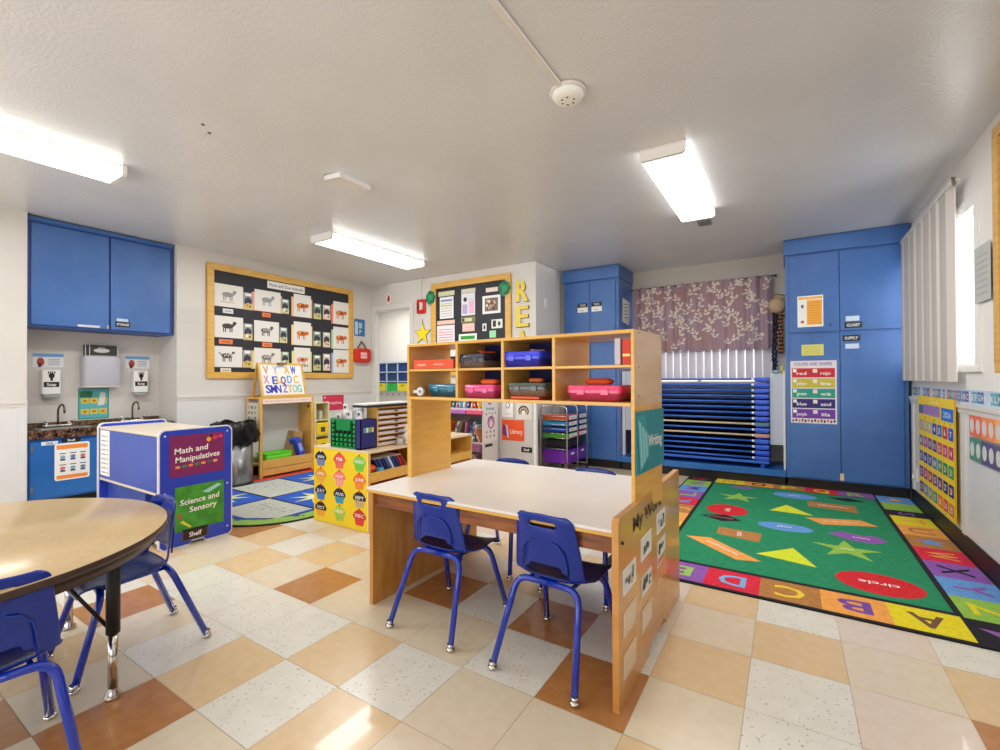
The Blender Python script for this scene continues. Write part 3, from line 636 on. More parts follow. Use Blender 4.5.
# ------------------------------------------------------------------ blue and white storage shelf
def blue_shelf():
    x0, x1, y0, y1, h = -4.36, -3.34, 1.285, 1.735, .765
    t = thing('storage_shelf', 'blue toy shelf unit with white edges, Math and Science signs on its end', 'shelf', tr(x1, y0, 0))
    d = y1 - y0; L = x1 - x0
    wh = mat('white_edge', (226, 222, 224), .35); cream = mat('cream_board', (214, 200, 178), .35)
    def endp(u, th):
        m = MB(); m.T = Matrix.Translation((u, 0, 0)) @ frame((0, 0, 0), 0)
        o = [(0, .02), (.0, h - .03), (.012, h - .008), (.03, h), (d - .03, h), (d - .012, h - .008), (d, h - .03), (d, .02), (d - .02, 0), (d * .62, 0), (d * .58, .02), (d * .42, .02), (d * .38, 0), (.02, 0)]
        m.prism(o, -.018, 0, wh)
        cx_, cz = d / 2, h / 2
        o2 = [(cx_ + (a - cx_) * .962, cz + (b - cz) * .98) for a, b in o]
        m.prism(o2, .0, .002, SHB); m.prism(o2, -.02, -.018, SHB)
        for a, b in ((.035, h - .04), (d - .035, h - .04), (.035, h * .47), (d - .035, h * .47), (.035, .06), (d - .035, .06)): m.ell(a, b, .006, .006, .0026, wh, 10)
        return m.build('end_panel', t)
    e = endp(0, 0); endp(-L + .018, 0)
    m = MB(); m.box(-L + .02, -.02, .01, d - .01, h - .045, h - .028, cream); m.build('top_board', t, bev=.003)
    m = MB(); m.box(-L + .02, -.02, .01, d - .01, .345, .362, cream); m.build('middle_shelf', t, bev=.003)
    m = MB(); m.box(-L + .02, -.02, .01, d - .01, .04, .056, cream); m.build('bottom_shelf', t, bev=.003)
    m = MB(); m.box(-L + .02, -.02, .012, .018, .363, h - .046, SHBP); m.box(-L + .02, -.35, .06, .068, .057, .344, SHBP); m.build('back_panel', t)
    m = MB(); m.box(-.35, -.02, .2, .21, .057, .344, mat('shelf_opening_shade', (40, 30, 30), .7)); m.build('opening_shade', t)  # dark sheet painted in for the shade inside the open bay
    # list sheet on back panel
    m = MB(); m.box(0, .17, 0, .33, 0, .0015, WHITE)
    for k in range(9): m.rect(.02, .02 + k * .033, .09, .006, .002, P(120, 116, 120)); m.ell(.14, .025 + k * .033, .007, .007, .002, P(170, 80, 60), 8)
    one(m, 'list_sheet', 'tall white list taped to the side of the blue toy shelf', 'paper', Matrix.Translation((x0 + .035, y0 + .0115, .385)) @ frame((0, 0, 0), -90))
    F = lambda y, z: Matrix.Translation((x1 + .0028, y, z)) @ frame((0, 0, 0), 0)
    m = MB(); m.box(0, .335, 0, .268, 0, .0015, P(122, 22, 92)); 
    m.text('Math and', .13, .172, .036, WHITE, .0022, w=.20, rot=.06, slant=.1); m.text('Manipulatives', .17, .118, .036, WHITE, .0022, w=.27, rot=.06, slant=.1)
    for k, cc in enumerate(((240, 150, 90), (60, 130, 90), (240, 120, 60), (60, 130, 90), (240, 150, 60), (70, 100, 90), (240, 170, 110))):
        m.rect(.035 + k * .038, .055 + k * .002, .026, .016, .0022, P(*cc))
    m.ell(.235, .225, .015, .016, .0022, P(240, 170, 40), 10); m.ell(.275, .235, .018, .015, .0022, P(220, 40, 90), 10); m.ell(.25, .247, .012, .01, .0026, P(40, 20, 30), 10); m.ell(.31, .24, .015, .012, .0022, P(220, 60, 120), 10)
    one(m, 'subject_sign', 'purple sign reading Math and Manipulatives on the blue shelf', 'sign', F(y0 + .058, .455), group='subject signs on the blue shelf')
    m = MB(); m.box(0, .30, 0, .29, 0, .0015, mat('science_green', (72, 160, 52), .4, c2=(40, 120, 30), scale=10))
    m.text('Science and', .15, .192, .036, WHITE, .0022, w=.24, rot=.05, slant=.1); m.text('Sensory', .17, .137, .036, WHITE, .0022, w=.17, rot=.05, slant=.1)
    m.poly([(.16, .235), (.26, .275), (.285, .26), (.2, .22)], .0022, P(150, 210, 200)); m.poly([(.03, .06), (.045, .07), (.1, .02), (.085, .015)], .0022, P(206, 200, 40)); m.ell(.03, .1, .01, .015, .0022, P(200, 60, 40), 10)
    one(m, 'subject_sign', 'green sign reading Science and Sensory on the blue shelf', 'sign', F(y0 + .09, .098), group='subject signs on the blue shelf')
    m = MB(); m.box(0, .16, 0, .075, 0, .0015, P(90, 84, 90)); m.rect(.007, .007, .146, .061, .002, P(44, 18, 18)); m.text('Shelf', .08, .037, .03, WHITE, .0026, w=.075)
    one(m, 'name_plate', 'small dark plate reading Shelf low on the blue shelf end', 'label', F(y0 + .13, .03))
blue_shelf()

# ------------------------------------------------------------------ sink alcove
def alcove():
    t = thing('sink_cabinet', 'low blue sink cabinet with granite counter in the alcove', 'cabinet', tr(-5.17, 1.085, 0))
    m = MB(); m.box(-.34, -.005, 0, 1.035, .1, .6, BLUEC); m.build('carcass', t)
    m = MB(); m.box(-.34, -.06, 0, 1.035, 0, .1, TOE); m.build('toe_kick', t)
    for a, b in ((.012, .505), (.515, 1.02)):
        m = MB(); m.box(-.005, .012, a, b, .115, .575, BLUEC); d = m.build('door', t, bev=.003)
        g = MB()
        for z in (.17, .5): g.box(.012, .016, a + .006, a + .02, z, z + .05, STEEL)
        g.build('hinge', d)
    m = MB(); m.box(-.345, .02, 0, 1.035, .602, .675, GRAN); m.box(-.345, -.322, 0, 1.035, .675, .715, GRAN); m.build('counter', t, bev=.006)
    for i, y in enumerate((.25, .79)):
        s = thing('sink', ['steel drop-in sink nearest the left wall', 'steel drop-in sink partly hidden behind the blue shelf'][i], 'sink', tr(-5.335, 1.085 + y, .6755), 'steel sinks in the granite counter')
        m = MB(); rr = rrect(.26, .36, .04)
        r2 = rrect(.22, .32, .03); r3 = rrect(.18, .27, .03); n = len(rr)
        m.add([(p[0], p[1], .004) for p in rr] + [(p[0], p[1], .005) for p in r2] + [(p[0], p[1], .001) for p in r3] + [(p[0], p[1], 0) for p in rr], [(i_, (i_ + 1) % n, n + (i_ + 1) % n, n + i_) for i_ in range(n)] + [(n + i_, n + (i_ + 1) % n, 2 * n + (i_ + 1) % n, 2 * n + i_) for i_ in range(n)] + [tuple(range(2 * n, 3 * n))] + [(3 * n + i_, 3 * n + (i_ + 1) % n, (i_ + 1) % n, i_) for i_ in range(n)], STEEL, True)
        m.build('basin', s)
        f = thing('faucet', ['gooseneck faucet over the sink by the left wall', 'gooseneck faucet behind the blue toy shelf'][i], 'faucet', tr(-5.44, 1.085 + y, .6805), 'gooseneck faucets')
        m = MB(); m.prism(rrect(.05, .2, .022), 0, .018, CHROME, True); m.build('deck_plate', f)
        m = MB(); m.tube([(0, 0, .01), (0, 0, .14)] + [(.045 - .045 * cos(a), 0.02 * sin(a / 2), .14 + .05 * sin(a)) for a in [pi * k / 8 for k in range(1, 9)]] + [(.09, .02, .115)], .008, mat('dark_chrome', (110, 104, 98), .2, metal=1), n=10); m.build('spout', f)
        for q in (-.075, .075): m = MB(); m.cyl(0, q, .016, .035, .014, CHROME, n=14); m.tube([(0, q, .036), (.04, q * 1.3, .05)], .006, CHROME, n=8); m.build('handle', f)
    # instructions on cabinet door
    F = lambda y, z, x=-5.1575: Matrix.Translation((x, y, z)) @ frame((0, 0, 0), 0)
    m = MB(); m.prism(rrect(.225, .31, .015, 4, .1125, .155), 0, .0015, WHITE); m.rect(.012, .26, .2, .035, .002, P(236, 140, 50)); m.rect(.012, .012, .2, .03, .002, P(236, 140, 50))
    for i in range(3):
        for j in range(2):
            a = .03 + i * .065; b = .07 + j * .095; m.rect(a, b + .055, .042, .008, .002, P(90, 90, 110)); m.ell(a + .02, b + .03, .018, .014, .002, P(*[(220, 110, 100), (130, 170, 190), (90, 130, 160)][(i + j) % 3]), 10); m.rect(a + .004, b, .032, .016, .0024, P(60, 80, 120))
    one(m, 'hand_washing_chart', 'white and orange picture chart on the sink cabinet door', 'poster', F(1.245, .245))
    m = MB(); m.box(0, .10, 0, .03, 0, .0015, P(214, 224, 230)); m.text('Sink', .05, .015, .018, P(40, 60, 90), .002); one(m, 'name_plate', 'pale label at the upper left of the sink cabinet door', 'label', F(1.165, .55))
    m = MB(); m.box(0, .12, 0, .034, 0, .0015, BLACK); m.text('Shelf', .06, .017, .018, WHITE, .002); one(m, 'name_plate', 'black label above the chart on the sink cabinet door', 'label', F(1.29, .56))
    # wall cabinet
    t = thing('wall_cabinet', 'blue two-door wall cabinet hanging above the sinks', 'cabinet', tr(-5.18, 1.085, 1.525))
    m = MB(); m.box(-.335, 0, 0, 1.03, 0, .895, mat('cab_frame', (36, 74, 150), .4)); m.build('carcass', t)
    for a, b in ((.02, .52), (.535, 1.0)):
        m = MB(); m.box(0, .018, a, b, .015, .84, BLUE); d = m.build('door', t, bev=.004)
    m = MB(); m.box(-.335, .008, 0, 1.03, .86, .895, BLUE); m.build('cornice', t)
    m = MB(); m.box(.018, .026, .50, .515, .02, .05, STEEL); m.build('latch', t)
    F2 = lambda y, z: Matrix.Translation((-5.1605, y, z)) @ frame((0, 0, 0), 0)
    m = MB(); m.box(0, .11, 0, .045, 0, .0015, BLACK); m.text('STORAGE', .055, .022, .02, WHITE, .002, w=.09); one(m, 'name_plate', 'black label on the right door of the wall cabinet', 'label', F2(1.65, 1.57))
    m = MB(); m.box(0, .085, 0, .025, 0, .0015, P(190, 210, 226)); one(m, 'name_plate', 'pale blank label above the black one on the wall cabinet', 'label', F2(1.66, 1.62))
    m = MB(); m.box(0, .15, 0, .02, 0, .0015, P(200, 204, 220)); one(m, 'name_plate', 'thin pale label low on the left door of the wall cabinet', 'label', F2(1.39, 1.545))
    # back wall items
    xw = -5.519
    for i, y in enumerate((1.19, 1.845)):
        m = MB(); m.box(0, .2, 0, .12, 0, .0015, P(226, 228, 230)); m.rect(0, .09, .2, .03, .002, P(110, 160, 210)); m.ell(.05, .045, .025, .04, .002, P(180, 60, 50), 10); m.rect(.035, .0, .02, .04, .0024, P(60, 40, 60))
        for k in range(4): m.rect(.1, .02 + k * .016, .075, .006, .0022, P(150, 156, 170))
        one(m, 'hygiene_notice', ['blue-headed notice above the left soap dispenser', 'blue-headed notice above the right soap dispenser'][i], 'notice', Matrix.Translation((xw, y, 1.20)) @ frame((0, 0, 0), 0), group='blue-headed notices')
        s = thing('soap_dispenser', ['white soap dispenser with black band beside the left wall', 'white soap dispenser with black band over the right sink'][i], 'soap dispenser', tr(xw, y + .105, .93), 'wall soap dispensers')
        m = MB(); m.box(0, .07, -.06, .06, .03, .245, WHITE); m.build('body', s, bev=.008)
        m = MB(); m.T = Matrix.Translation((.0705, -.05, .05)) @ frame((0, 0, 0), 0); m.rect(0, .045, .1, .045, .001, BLACK); m.text('Soap', .05, .068, .024, WHITE, .0016, w=.06)
        m.ell(.05, .145, .02, .024, .001, BLACK, 12); m.rect(.042, .1, .016, .03, .001, BLACK)
        for k in range(4): m.ell(.03 + k * .0135, .172, .004, .014, .001, BLACK, 8)
        m.build('front_label', s)
        m = MB(); m.box(0, .09, -.05, .05, 0, .028, mat('smoky_plastic', (150, 156, 156), .2)); m.build('push_bar', s, bev=.006)
    t = thing('towel_dispenser', 'rounded grey paper towel dispenser on the alcove wall', 'towel dispenser', tr(xw, 1.64, 1.02))
    m = MB(); n = 14; pts = [(0, -.14), (.09, -.14)] + [(.09 + .05 * cos(radians(a)), .14 * sin(radians(a))) for a in range(-80, 81, 10)] + [(.09, .14), (0, .14)]
    m.prism(pts, .012, .285, mat('dispenser_grey', (186, 186, 196), .3), True); m.build('cover', t, bev=.006)
    m = MB(); m.prism([(p[0] * 1.03, p[1] * 1.03) for p in pts], 0, .012, P(214, 210, 208)); m.build('base', t)
    t = thing('glove_box_holder', 'dark glove box in a white wire holder above the towel dispenser', 'glove box', tr(xw, 1.64, 1.31))
    m = MB(); m.box(0, .07, -.115, .115, .005, .1, P(60, 60, 56)); m.T = Matrix.Translation((.0705, 0, .05)) @ frame((0, 0, 0), 0); m.ell(0, 0, .06, .02, .001, P(210, 206, 200), 14); m.text('gloves', .0, .03, .014, P(200, 200, 190), .001); m.build('glove_box', t)
    m = MB()
    for y in (-.12, -.09, .12): m.tube([(.0, y, 0), (.078, y, 0), (.078, y, .1)], .003, WHITE, n=6)
    m.tube([(.078, -.12, .0), (.078, .12, 0)], .003, WHITE, n=6); m.build('wire_holder', t)
    m = MB(); m.box(0, .225, 0, .285, 0, .0015, P(44, 140, 120)); m.rect(.008, .008, .209, .269, .002, P(90, 180, 190)); m.rect(.01, .2, .09, .06, .0022, P(40, 110, 80))
    for i in range(3):
        for j in range(2): m.rect(.02 + i * .066, .045 + j * .1, .056, .05, .0026, P(222, 200, 50)); m.ell(.048 + i * .066, .07 + j * .1, .016, .012, .003, P(200, 120, 60), 10)
    m.poly([(.14, .12), (.16, .25), (.2, .24), (.19, .13)], .0034, P(226, 226, 220))
    one(m, 'hygiene_poster', 'teal and yellow hand care poster under the towel dispenser', 'poster', Matrix.Translation((xw, 1.49, .722)) @ frame((0, 0, 0), 0))
alcove()

# ------------------------------------------------------------------ left wall items
def animal(m, x, y, s, mt, z, kind=0):
    m.ell(x, y, .55 * s, .26 * s, z, mt, 14)
    for a in (-.4, -.22, .22, .4): m.rect(x + a * s - .05 * s, y - .6 * s, .1 * s, .45 * s, z, mt)
    if kind == 0: m.poly([(x + .4 * s, y + .1 * s), (x + .55 * s, y + .5 * s), (x + .85 * s, y + .42 * s), (x + .85 * s, y + .3 * s), (x + .6 * s, y)], z, mt)
    elif kind == 1: m.ell(x + .62 * s, y + .05 * s, .22 * s, .2 * s, z, mt, 12)
    elif kind == 2: m.ell(x + .6 * s, y + .3 * s, .16 * s, .14 * s, z, mt, 12); m.poly([(x - .5 * s, y), (x - .85 * s, y + .3 * s), (x - .8 * s, y + .35 * s), (x - .45 * s, y + .12 * s)], z, mt)
def bulletin():
    y0, y1, z0, z1 = 2.40, 4.285, 1.095, 2.315; W = y1 - y0; Hh = z1 - z0; fw = .07
    M = Matrix.Translation((XL + .001, y0, z0)) @ frame((0, 0, 0), 0)
    t = thing('bulletin_board', 'large black bulletin board with yellow frame showing children animal drawings', 'bulletin board', M)
    FY = mat('yellow_frame_wood', (224, 178, 88), .4, c2=(210, 160, 70), scale=6, stretch=(1, 6, 1))
    m = MB(); m.box(0, W, 0, fw, 0, .025, FY); m.box(0, W, Hh - fw, Hh, 0, .025, FY); m.box(0, fw, fw, Hh - fw, 0, .025, FY); m.box(W - fw, W, fw, Hh - fw, 0, .025, FY); m.build('frame', t, bev=.004)
    m = MB(); m.box(fw, W - fw, fw, Hh - fw, 0, .008, P(34, 33, 42, .6)); m.build('backing', t)
    def paper(px_, py_, draw, w, h, lab, nm='drawing', th=.0015, c=(226, 224, 218), back=None, rows=None):
        q = MB()
        if back: q.box(-.03, w + .02, -.004, h * .85, -.001, 0, P(*back))
        q.box(0, w, 0, h, 0, th, P(*c)); draw(q, w, h)
        one(q, nm, lab, 'paper', M @ Matrix.Translation((px_, py_, .0105)), group='papers on the animal bulletin board')
    nmA = [('faint grey sketch', (150, 145, 140), 0), ('dark horse drawing', (60, 50, 46), 0), ('grey spotted cow drawing', (90, 80, 70), 2),
           ('pale grey sheep drawing', (150, 150, 150), 0), ('striped zebra drawing', (80, 80, 76), 0), ('thin grey goat drawing', (130, 122, 112), 0),
           ('orange bear drawing', (206, 104, 36), 1), ('orange lion drawing', (214, 120, 44), 1), ('pig and bird drawing', (230, 150, 130), 1),
           ('orange cow drawing', (214, 120, 50), 1), ('round orange fox drawing', (214, 112, 44), 1), ('orange dog drawing', (214, 124, 50), 1)]
    RC = [(.072, .772, .304, .243), (.072, .44, .304, .231), (.068, .123, .298, .224), (.505, .777, .314, .241), (.500, .425, .299, .238), (.500, .113, .319, .238),
          (.991, .765, .238, .275), (.991, .414, .238, .286), (.995, .085, .225, .296), (1.567, .730, .252, .300), (1.567, .398, .252, .292), (1.567, .076, .252, .307)]
    RP = [(.378, .769, .106, .193), (.378, .43, .103, .185), (.370, .122, .103, .197), (.827, .779, .10, .173), (.808, .425, .096, .185), (.826, .156, .099, .164),
          (1.268, .761, .11, .199), (1.262, .414, .11, .189), (1.262, .10, .11, .20), (1.407, .77, .115, .188), (1.407, .406, .11, .196), (1.407, .10, .11, .22)]
    BK = [None, None, None, (240, 160, 120), None, (226, 200, 120), (238, 178, 130), (246, 206, 150), (232, 220, 130), (240, 130, 100), (170, 214, 170), (160, 180, 220)]
    rn_ = ['top', 'middle', 'bottom']; cn_ = ['first', 'second', 'third', 'fourth']
    for i_ in range(12):
        nm_, cc, kd = nmA[i_]; a, b, w_, h_ = RC[i_]
        def dr(q, w, h, cc=cc, kd=kd, i_=i_):
            if i_ < 6:
                animal(q, w * .46, h * .55, w * .36, P(*cc), .002, kd)
                if i_ == 4:
                    for k in range(7): q.rect(w * .36 + k * .014, h * .5, .005, h * .16, .0026, P(220, 220, 216))
                if i_ in (2, 5):
                    for k in range(6): q.ell(w * .38 + k * .018, h * .58 + (k % 2) * .014 - .006, .008, .008, .0026, P(226, 224, 216), 8)
                if i_ == 0: q.rect(w * .2, h * .2, w * .5, .006, .002, P(170, 120, 110))
            else:
                animal(q, w * .44, h * .5, w * .52, P(*cc), .002, 1); q.ell(w * .5, h * .5, w * .12, w * .07, .0026, P(150, 70, 30), 8); q.ell(w * .35, h * .53, w * .06, w * .05, .0026, P(240, 170, 80), 8)
                if i_ == 8:
                    for k in range(5): q.ell(w * (.2 + .15 * k), h * .25, .01, .016, .0024, P(60, 60, 60), 8)
        paper(a, b, dr, w_, h_, '%s, %s of the %s column' % (nm_, rn_[i_ % 3], cn_[i_ // 3]), back=BK[i_])
        a, b, w_, h_ = RP[i_]
        def ph(q, w, h, i_=i_):
            q.rect(0, 0, w, h * .38, .002, P(*[(206, 186, 120), (200, 200, 150), (190, 196, 140), (226, 200, 180)][i_ // 3])); q.poly([(w * .1, h * .3), (w * .15, h * .62), (w * .5, h * .75), (w * .9, h * .6), (w * .85, h * .35), (w * .5, h * .42)], .0024, P(54, 50, 66)); q.rect(w * .2, h * .80, w * .65, h * .15, .0026, WHITE); q.ell(w * .4, h * .25, .016, .02, .003, P(*[(210, 150, 60), (230, 226, 220)][i_ % 2]), 8); q.ell(w * .7, h * .2, .01, .014, .003, P(70, 60, 50), 8)
        paper(a, b, ph, w_, h_, 'small photo card beside the %s' % nm_, nm='photo_card', c=[(150, 150, 156), (140, 160, 150), (120, 150, 130), (206, 190, 170)][i_ // 3])
    for a, b, w_, h_, c, nn in ((.161, .705, .108, .048, (222, 222, 224), 'white caption strip under the faint grey sketch'), (.595, .712, .101, .048, (232, 120, 60), 'orange caption strip under the pale grey sheep drawing'), (.121, .372, .143, .05, (232, 124, 70), 'orange caption strip under the dark horse drawing'), (.595, .366, .119, .05, (232, 124, 66), 'orange caption strip under the striped zebra drawing'), (.137, .066, .109, .046, (220, 214, 196), 'cream caption strip under the grey spotted cow drawing')):
        def tg(q, w, h): q.text('animal', w / 2, h / 2, .016, P(90, 50, 30), .002, w=w * .6)
        paper(a, b, tg, w_, h_, nn, nm='caption_strip', c=c)
    def tt(q, w, h): q.text('Farm and Zoo Animals', w / 2, h / 2, .035, P(110, 110, 120), .002, w=w * .9)
    paper(.656, 1.055, tt, .486, .085, 'white title strip at the top of the animal bulletin board', nm='title_strip', c=(232, 230, 226))
bulletin()
FL = lambda y, z, o=.001: Matrix.Translation((XL + o, y, z)) @ frame((0, 0, 0), 0)
m = MB(); m.box(0, .19, 0, .29, 0, .002, P(206, 202, 198)); m.rect(.03, .14, .13, .004, .0024, P(180, 176, 174)); one(m, 'blank_notice', 'pale grey paper on the wall left of the animal board', 'notice', FL(2.15, 1.52))
m = MB(); m.box(0, .19, 0, .24, 0, .002, P(60, 116, 170)); m.rect(.015, .02, .05, .18, .0026, P(190, 214, 230)); m.rect(.08, .11, .06, .08, .0026, P(170, 200, 226)); m.text('P', .11, .06, .05, WHITE, .0026); one(m, 'blue_notice', 'blue safety notice right of the animal board', 'notice', FL(4.321, 1.69))
t = thing('first_aid_bag', 'red first aid bag hanging by its black strap beside the animal board', 'bag', tr(XL + .035, 4.43, 1.31))
m = MB(); m.T = Matrix.Translation((.0, 0, .105)) @ frame((0, 0, 0), 0); m.prism(rrect(.27, .20, .05, 6), -.03, .04, mat('red_nylon', (208, 44, 34), .55)); m.build('body', t, bev=.012)
m = MB(); m.T = Matrix.Translation((.041, 0, .105)) @ frame((0, 0, 0), 0); m.prism(rrect(.11, .085, .01), 0, .002, P(240, 200, 196)); m.text('First Aid', 0, 0, .026, P(200, 40, 30), .003, w=.09); m.build('patch', t)
m = MB(); m.tube([(0, -.08, .2), (0, -.03, .27), (-.015, .0, .31), (0, .03, .27), (0, .08, .2)], .008, BLACK, n=8); m.build('strap', t)
m = MB(); m.box(0, .33, 0, .2, 0, .003, P(206, 52, 84)); m.text('Creative', .165, .10, .045, P(240, 190, 196), .004, w=.26); m.ell(.03, .17, .012, .012, .004, WHITE, 8); m.box(.04, .09, -.0, .02, .003, .004, P(190, 40, 70)); one(m, 'creative_sign', 'pink sign on the white wainscot behind the green crate', 'sign', FL(3.80, .672, .0135))
m = MB(); m.box(0, .075, 0, .115, 0, .006, P(214, 208, 196)); m.ell(.0375, .038, .014, .012, .007, P(120, 110, 100), 10); m.ell(.0375, .08, .014, .012, .007, P(120, 110, 100), 10); one(m, 'wall_outlet', 'cream wall outlet seen through the easel stand', 'outlet', FL(3.05, .30, .0135), bev=.002)

# trash can
def trash():
    t = thing('trash_can', 'steel trash can lined with a black bag beside the easel stand', 'trash can', tr(-4.84, 2.535, 0))
    m = MB(); m.lathe([(0, .0), (.165, 0), (.17, .02), (.17, .50), (.165, .50), (.16, .04), (0, .04)], mat('can_steel', (150, 150, 152), .28, metal=.9), n=40); m.build('body', t)
    m = MB(); m.lathe([(.171, 0), (.176, .0), (.176, .035), (.171, .035)], BLACK, n=40); m.build('base_ring', t)
    m = MB(); n = 48; vs = []; fs = []; prof = [(.178, .43), (.21, .45), (.222, .51), (.205, .58), (.195, .63), (.165, .645), (.15, .58), (.13, .48)]
    for i, (r, z) in enumerate(prof):
        for k in range(n):
            a = 2 * pi * k / n; w = .010 * sin(k * 2.3 + i * 1.7) + .012 * sin(k * .9 + i) + .007 * sin(k * 5.1 + i * 2)
            vs.append(((r + w) * cos(a), (r + w) * sin(a), z + .014 * sin(k * 1.3) * (i < 2) + .02 * sin(k * .55 + 1) * (3 < i < 6)))
    for i in range(len(prof) - 1):
        for k in range(n): fs.append((i * n + k, i * n + (k + 1) % n, (i + 1) * n + (k + 1) % n, (i + 1) * n + k))
    m.add(vs, fs, mat('bin_bag', (10, 10, 12), .3, bump=.5, bscale=14, spec=.35), True); m.build('bag', t)
trash()

# easel stand and tabletop easel
def stand():
    x0, x1, y0, y1, h = -5.095, -4.83, 2.80, 3.46, .87
    t = thing('play_stand', 'open wooden play stand against the wall under the animal board', 'stand', tr(x1, y0, 0))
    d = x1 - x0; w = y1 - y0
    for a in (0, w - .03): m = MB(); m.box(-.03, 0, a, a + .03, 0, h, MAPLE); m.build('post', t, bev=.003)
    m = MB(); m.box(-d, -.03, w - .022, w - .004, .0, h - .01, MAPLE); m.build('side_panel', t)
    m = MB(); m.box(-d, -d + .03, 0, .03, 0, h, MAPLE); m.build('rear_post', t, bev=.003)
    m = MB(); m.box(-d, 0, -.005, w + .005, h, h + .018, MAPLE); m.build('top_board', t, bev=.003)
    m = MB(); m.box(-.002, .004, .03, w - .03, h - .055, h, P(238, 214, 198)); 
    m.T = Matrix.Translation((.0045, .06, h - .03)) @ frame((0, 0, 0), 0)
    for k in range(12): m.rect(.0 + k * .045, 0, .03, .006, .001, P(200, 150, 140))
    m.T = Matrix.Identity(4); m.build('front_strip', t)
    m = MB(); m.box(-d + .03, -.03, .03, w - .022, .14, .155, MAPLEX); m.build('bottom_shelf', t)
    for z0, z1 in ((.03, .1), (.105, .20)): m = MB(); m.box(-.012, .002, .03, w - .03, z0, z1, MAPLEX); m.build('front_rail', t, bev=.002)
    m = MB(); m.box(-d + .0, -d + .006, .03, w - .022, .155, h - .01, P(206, 204, 202)); m.build('back_panel', t)
    M = Matrix.Translation((x1 - d, y0 - .0005, .5)) @ frame((0, 0, 0), -90)
    m = MB(); m.box(.02, d - .03, 0, .33, 0, .002, P(206, 200, 184)); 
    for k in range(3):
        for j in range(5): m.rect(.04 + k * .06, .03 + j * .058, .035, .03, .0026, P(*random.choice([(120, 130, 120), (150, 140, 120), (90, 110, 100), (180, 160, 130)])))
    m.text('11', .12, .28, .03, BLACK, .003); one(m, 'picture_sheet', 'faded picture sheet on the left side of the play stand', 'paper', M)
    # green bin, bag, blue book
    b = thing('storage_bin', 'lime green plastic bin inside the play stand', 'bin', tr(-4.95, 3.04, .156))
    m = MB(); a = rrect(.20, .32, .02); n = len(a)
    G = mat('lime_plastic', (104, 220, 40), .35)
    m.add([(p[0] * .9, p[1] * .93, 0) for p in a] + [(p[0], p[1], .10) for p in a] + [(p[0] * .95, p[1] * .96, .10) for p in a] + [(p[0] * .86, p[1] * .9, .006) for p in a], [tuple(range(n))[::-1]] + [(j * n + i, j * n + (i + 1) % n, (j + 1) * n + (i + 1) % n, (j + 1) * n + i) for j in range(3) for i in range(n)] + [tuple(range(3 * n, 4 * n))], G, True); m.build('body', b)
    m = MB(); n = len(a)
    m.add([(p[0] * 1.05, p[1] * 1.04, .095) for p in a] + [(p[0] * 1.05, p[1] * 1.04, .105) for p in a] + [(p[0] * .96, p[1] * .97, .105) for p in a], [(j * n + i, j * n + (i + 1) % n, (j + 1) * n + (i + 1) % n, (j + 1) * n + i) for j in range(2) for i in range(n)], G); m.build('rim', b)
    m = MB(); m.T = Matrix.Rotation(radians(-14), 4, 'X'); m.prism([(-.08, -.05), (.07, -.05), (.07, .05), (-.08, .05)], 0, .30, mat('kraft_paper', (176, 140, 92), .8, bump=.3, bscale=20)); m.box(-.03, .02, -.052, -.05, .25, .29, P(150, 110, 70)); one(m, 'paper_bag', 'brown paper bag leaning inside the play stand', 'bag', tr(-5.0, 3.27, .17))
    m = MB(); m.T = Matrix.Rotation(radians(18), 4, 'X'); m.box(-.05, .09, -.035, .03, 0, .24, P(44, 74, 200)); m.box(.09, .092, -.02, .02, .08, .18, P(150, 170, 230)); one(m, 'book', 'blue book leaning at the right inside the play stand', 'book', tr(-4.94, 3.34, .165), bev=.003)
    m = MB(); m.ell(0, 0, .018, .022, 0, BLACK, 12); m.ell(0, 0, .01, .012, .001, P(120, 120, 120), 10); one(m, 'round_label', 'small dark round sticker inside the right side of the play stand', 'sticker', Matrix.Translation((-4.90, y1 - .0235, .76)) @ frame((0, 0, 0), -90))
    # easel
    e = thing('tabletop_easel', 'wooden A-frame letter easel standing on the play stand', 'easel', tr(-4.94, 3.10, .889))
    tilt = 14; wd = .54
    for s, nm in ((1, 'front_frame'), (-1, 'back_frame')):
        R_ = Matrix.Translation((s * .10, 0, 0)) @ frame((0, 0, 0), 0 if s > 0 else 180) @ Matrix.Rotation(radians(-tilt), 4, 'X')
        m = MB(); m.T = R_; f = .022
        m.box(-wd / 2, wd / 2, 0, f, -.01, .01, MAPLE); m.box(-wd / 2, wd / 2, .37, .37 + f, -.01, .01, MAPLE); m.box(-wd / 2, -wd / 2 + f, f, .37, -.01, .01, MAPLE); m.box(wd / 2 - f, wd / 2, f, .37, -.01, .01, MAPLE)
        m.build(nm, e, bev=.002)
        m = MB(); m.T = R_; m.box(-wd / 2 + f, wd / 2 - f, f, .37, -.004, .004, P(232, 230, 226)); wb = m.build('whiteboard', e)
        if s > 0:
            items = [('V', -.19, .31, (200, 150, 110)), ('Y', -.08, .31, (170, 180, 200)), ('A', .06, .31, (226, 180, 60)), ('W', .14, .31, (40, 70, 180)), ('X', -.2, .2, (210, 130, 150)), ('E', -.1, .19, (50, 90, 200)), ('L', -.05, .2, (226, 190, 60)), ('Q', .0, .19, (100, 60, 150)), ('D', .08, .2, (80, 160, 220)), ('C', .16, .2, (230, 180, 70)),
                     ('S', -.19, .09, (50, 60, 180)), ('M', -.13, .09, (60, 40, 160)), ('N', -.07, .09, (50, 60, 190)), ('Z', .01, .09, (160, 110, 180)), ('T', .07, .09, (220, 180, 80)), ('O', .13, .09, (150, 200, 190)), ('G', .19, .09, (120, 190, 180))]
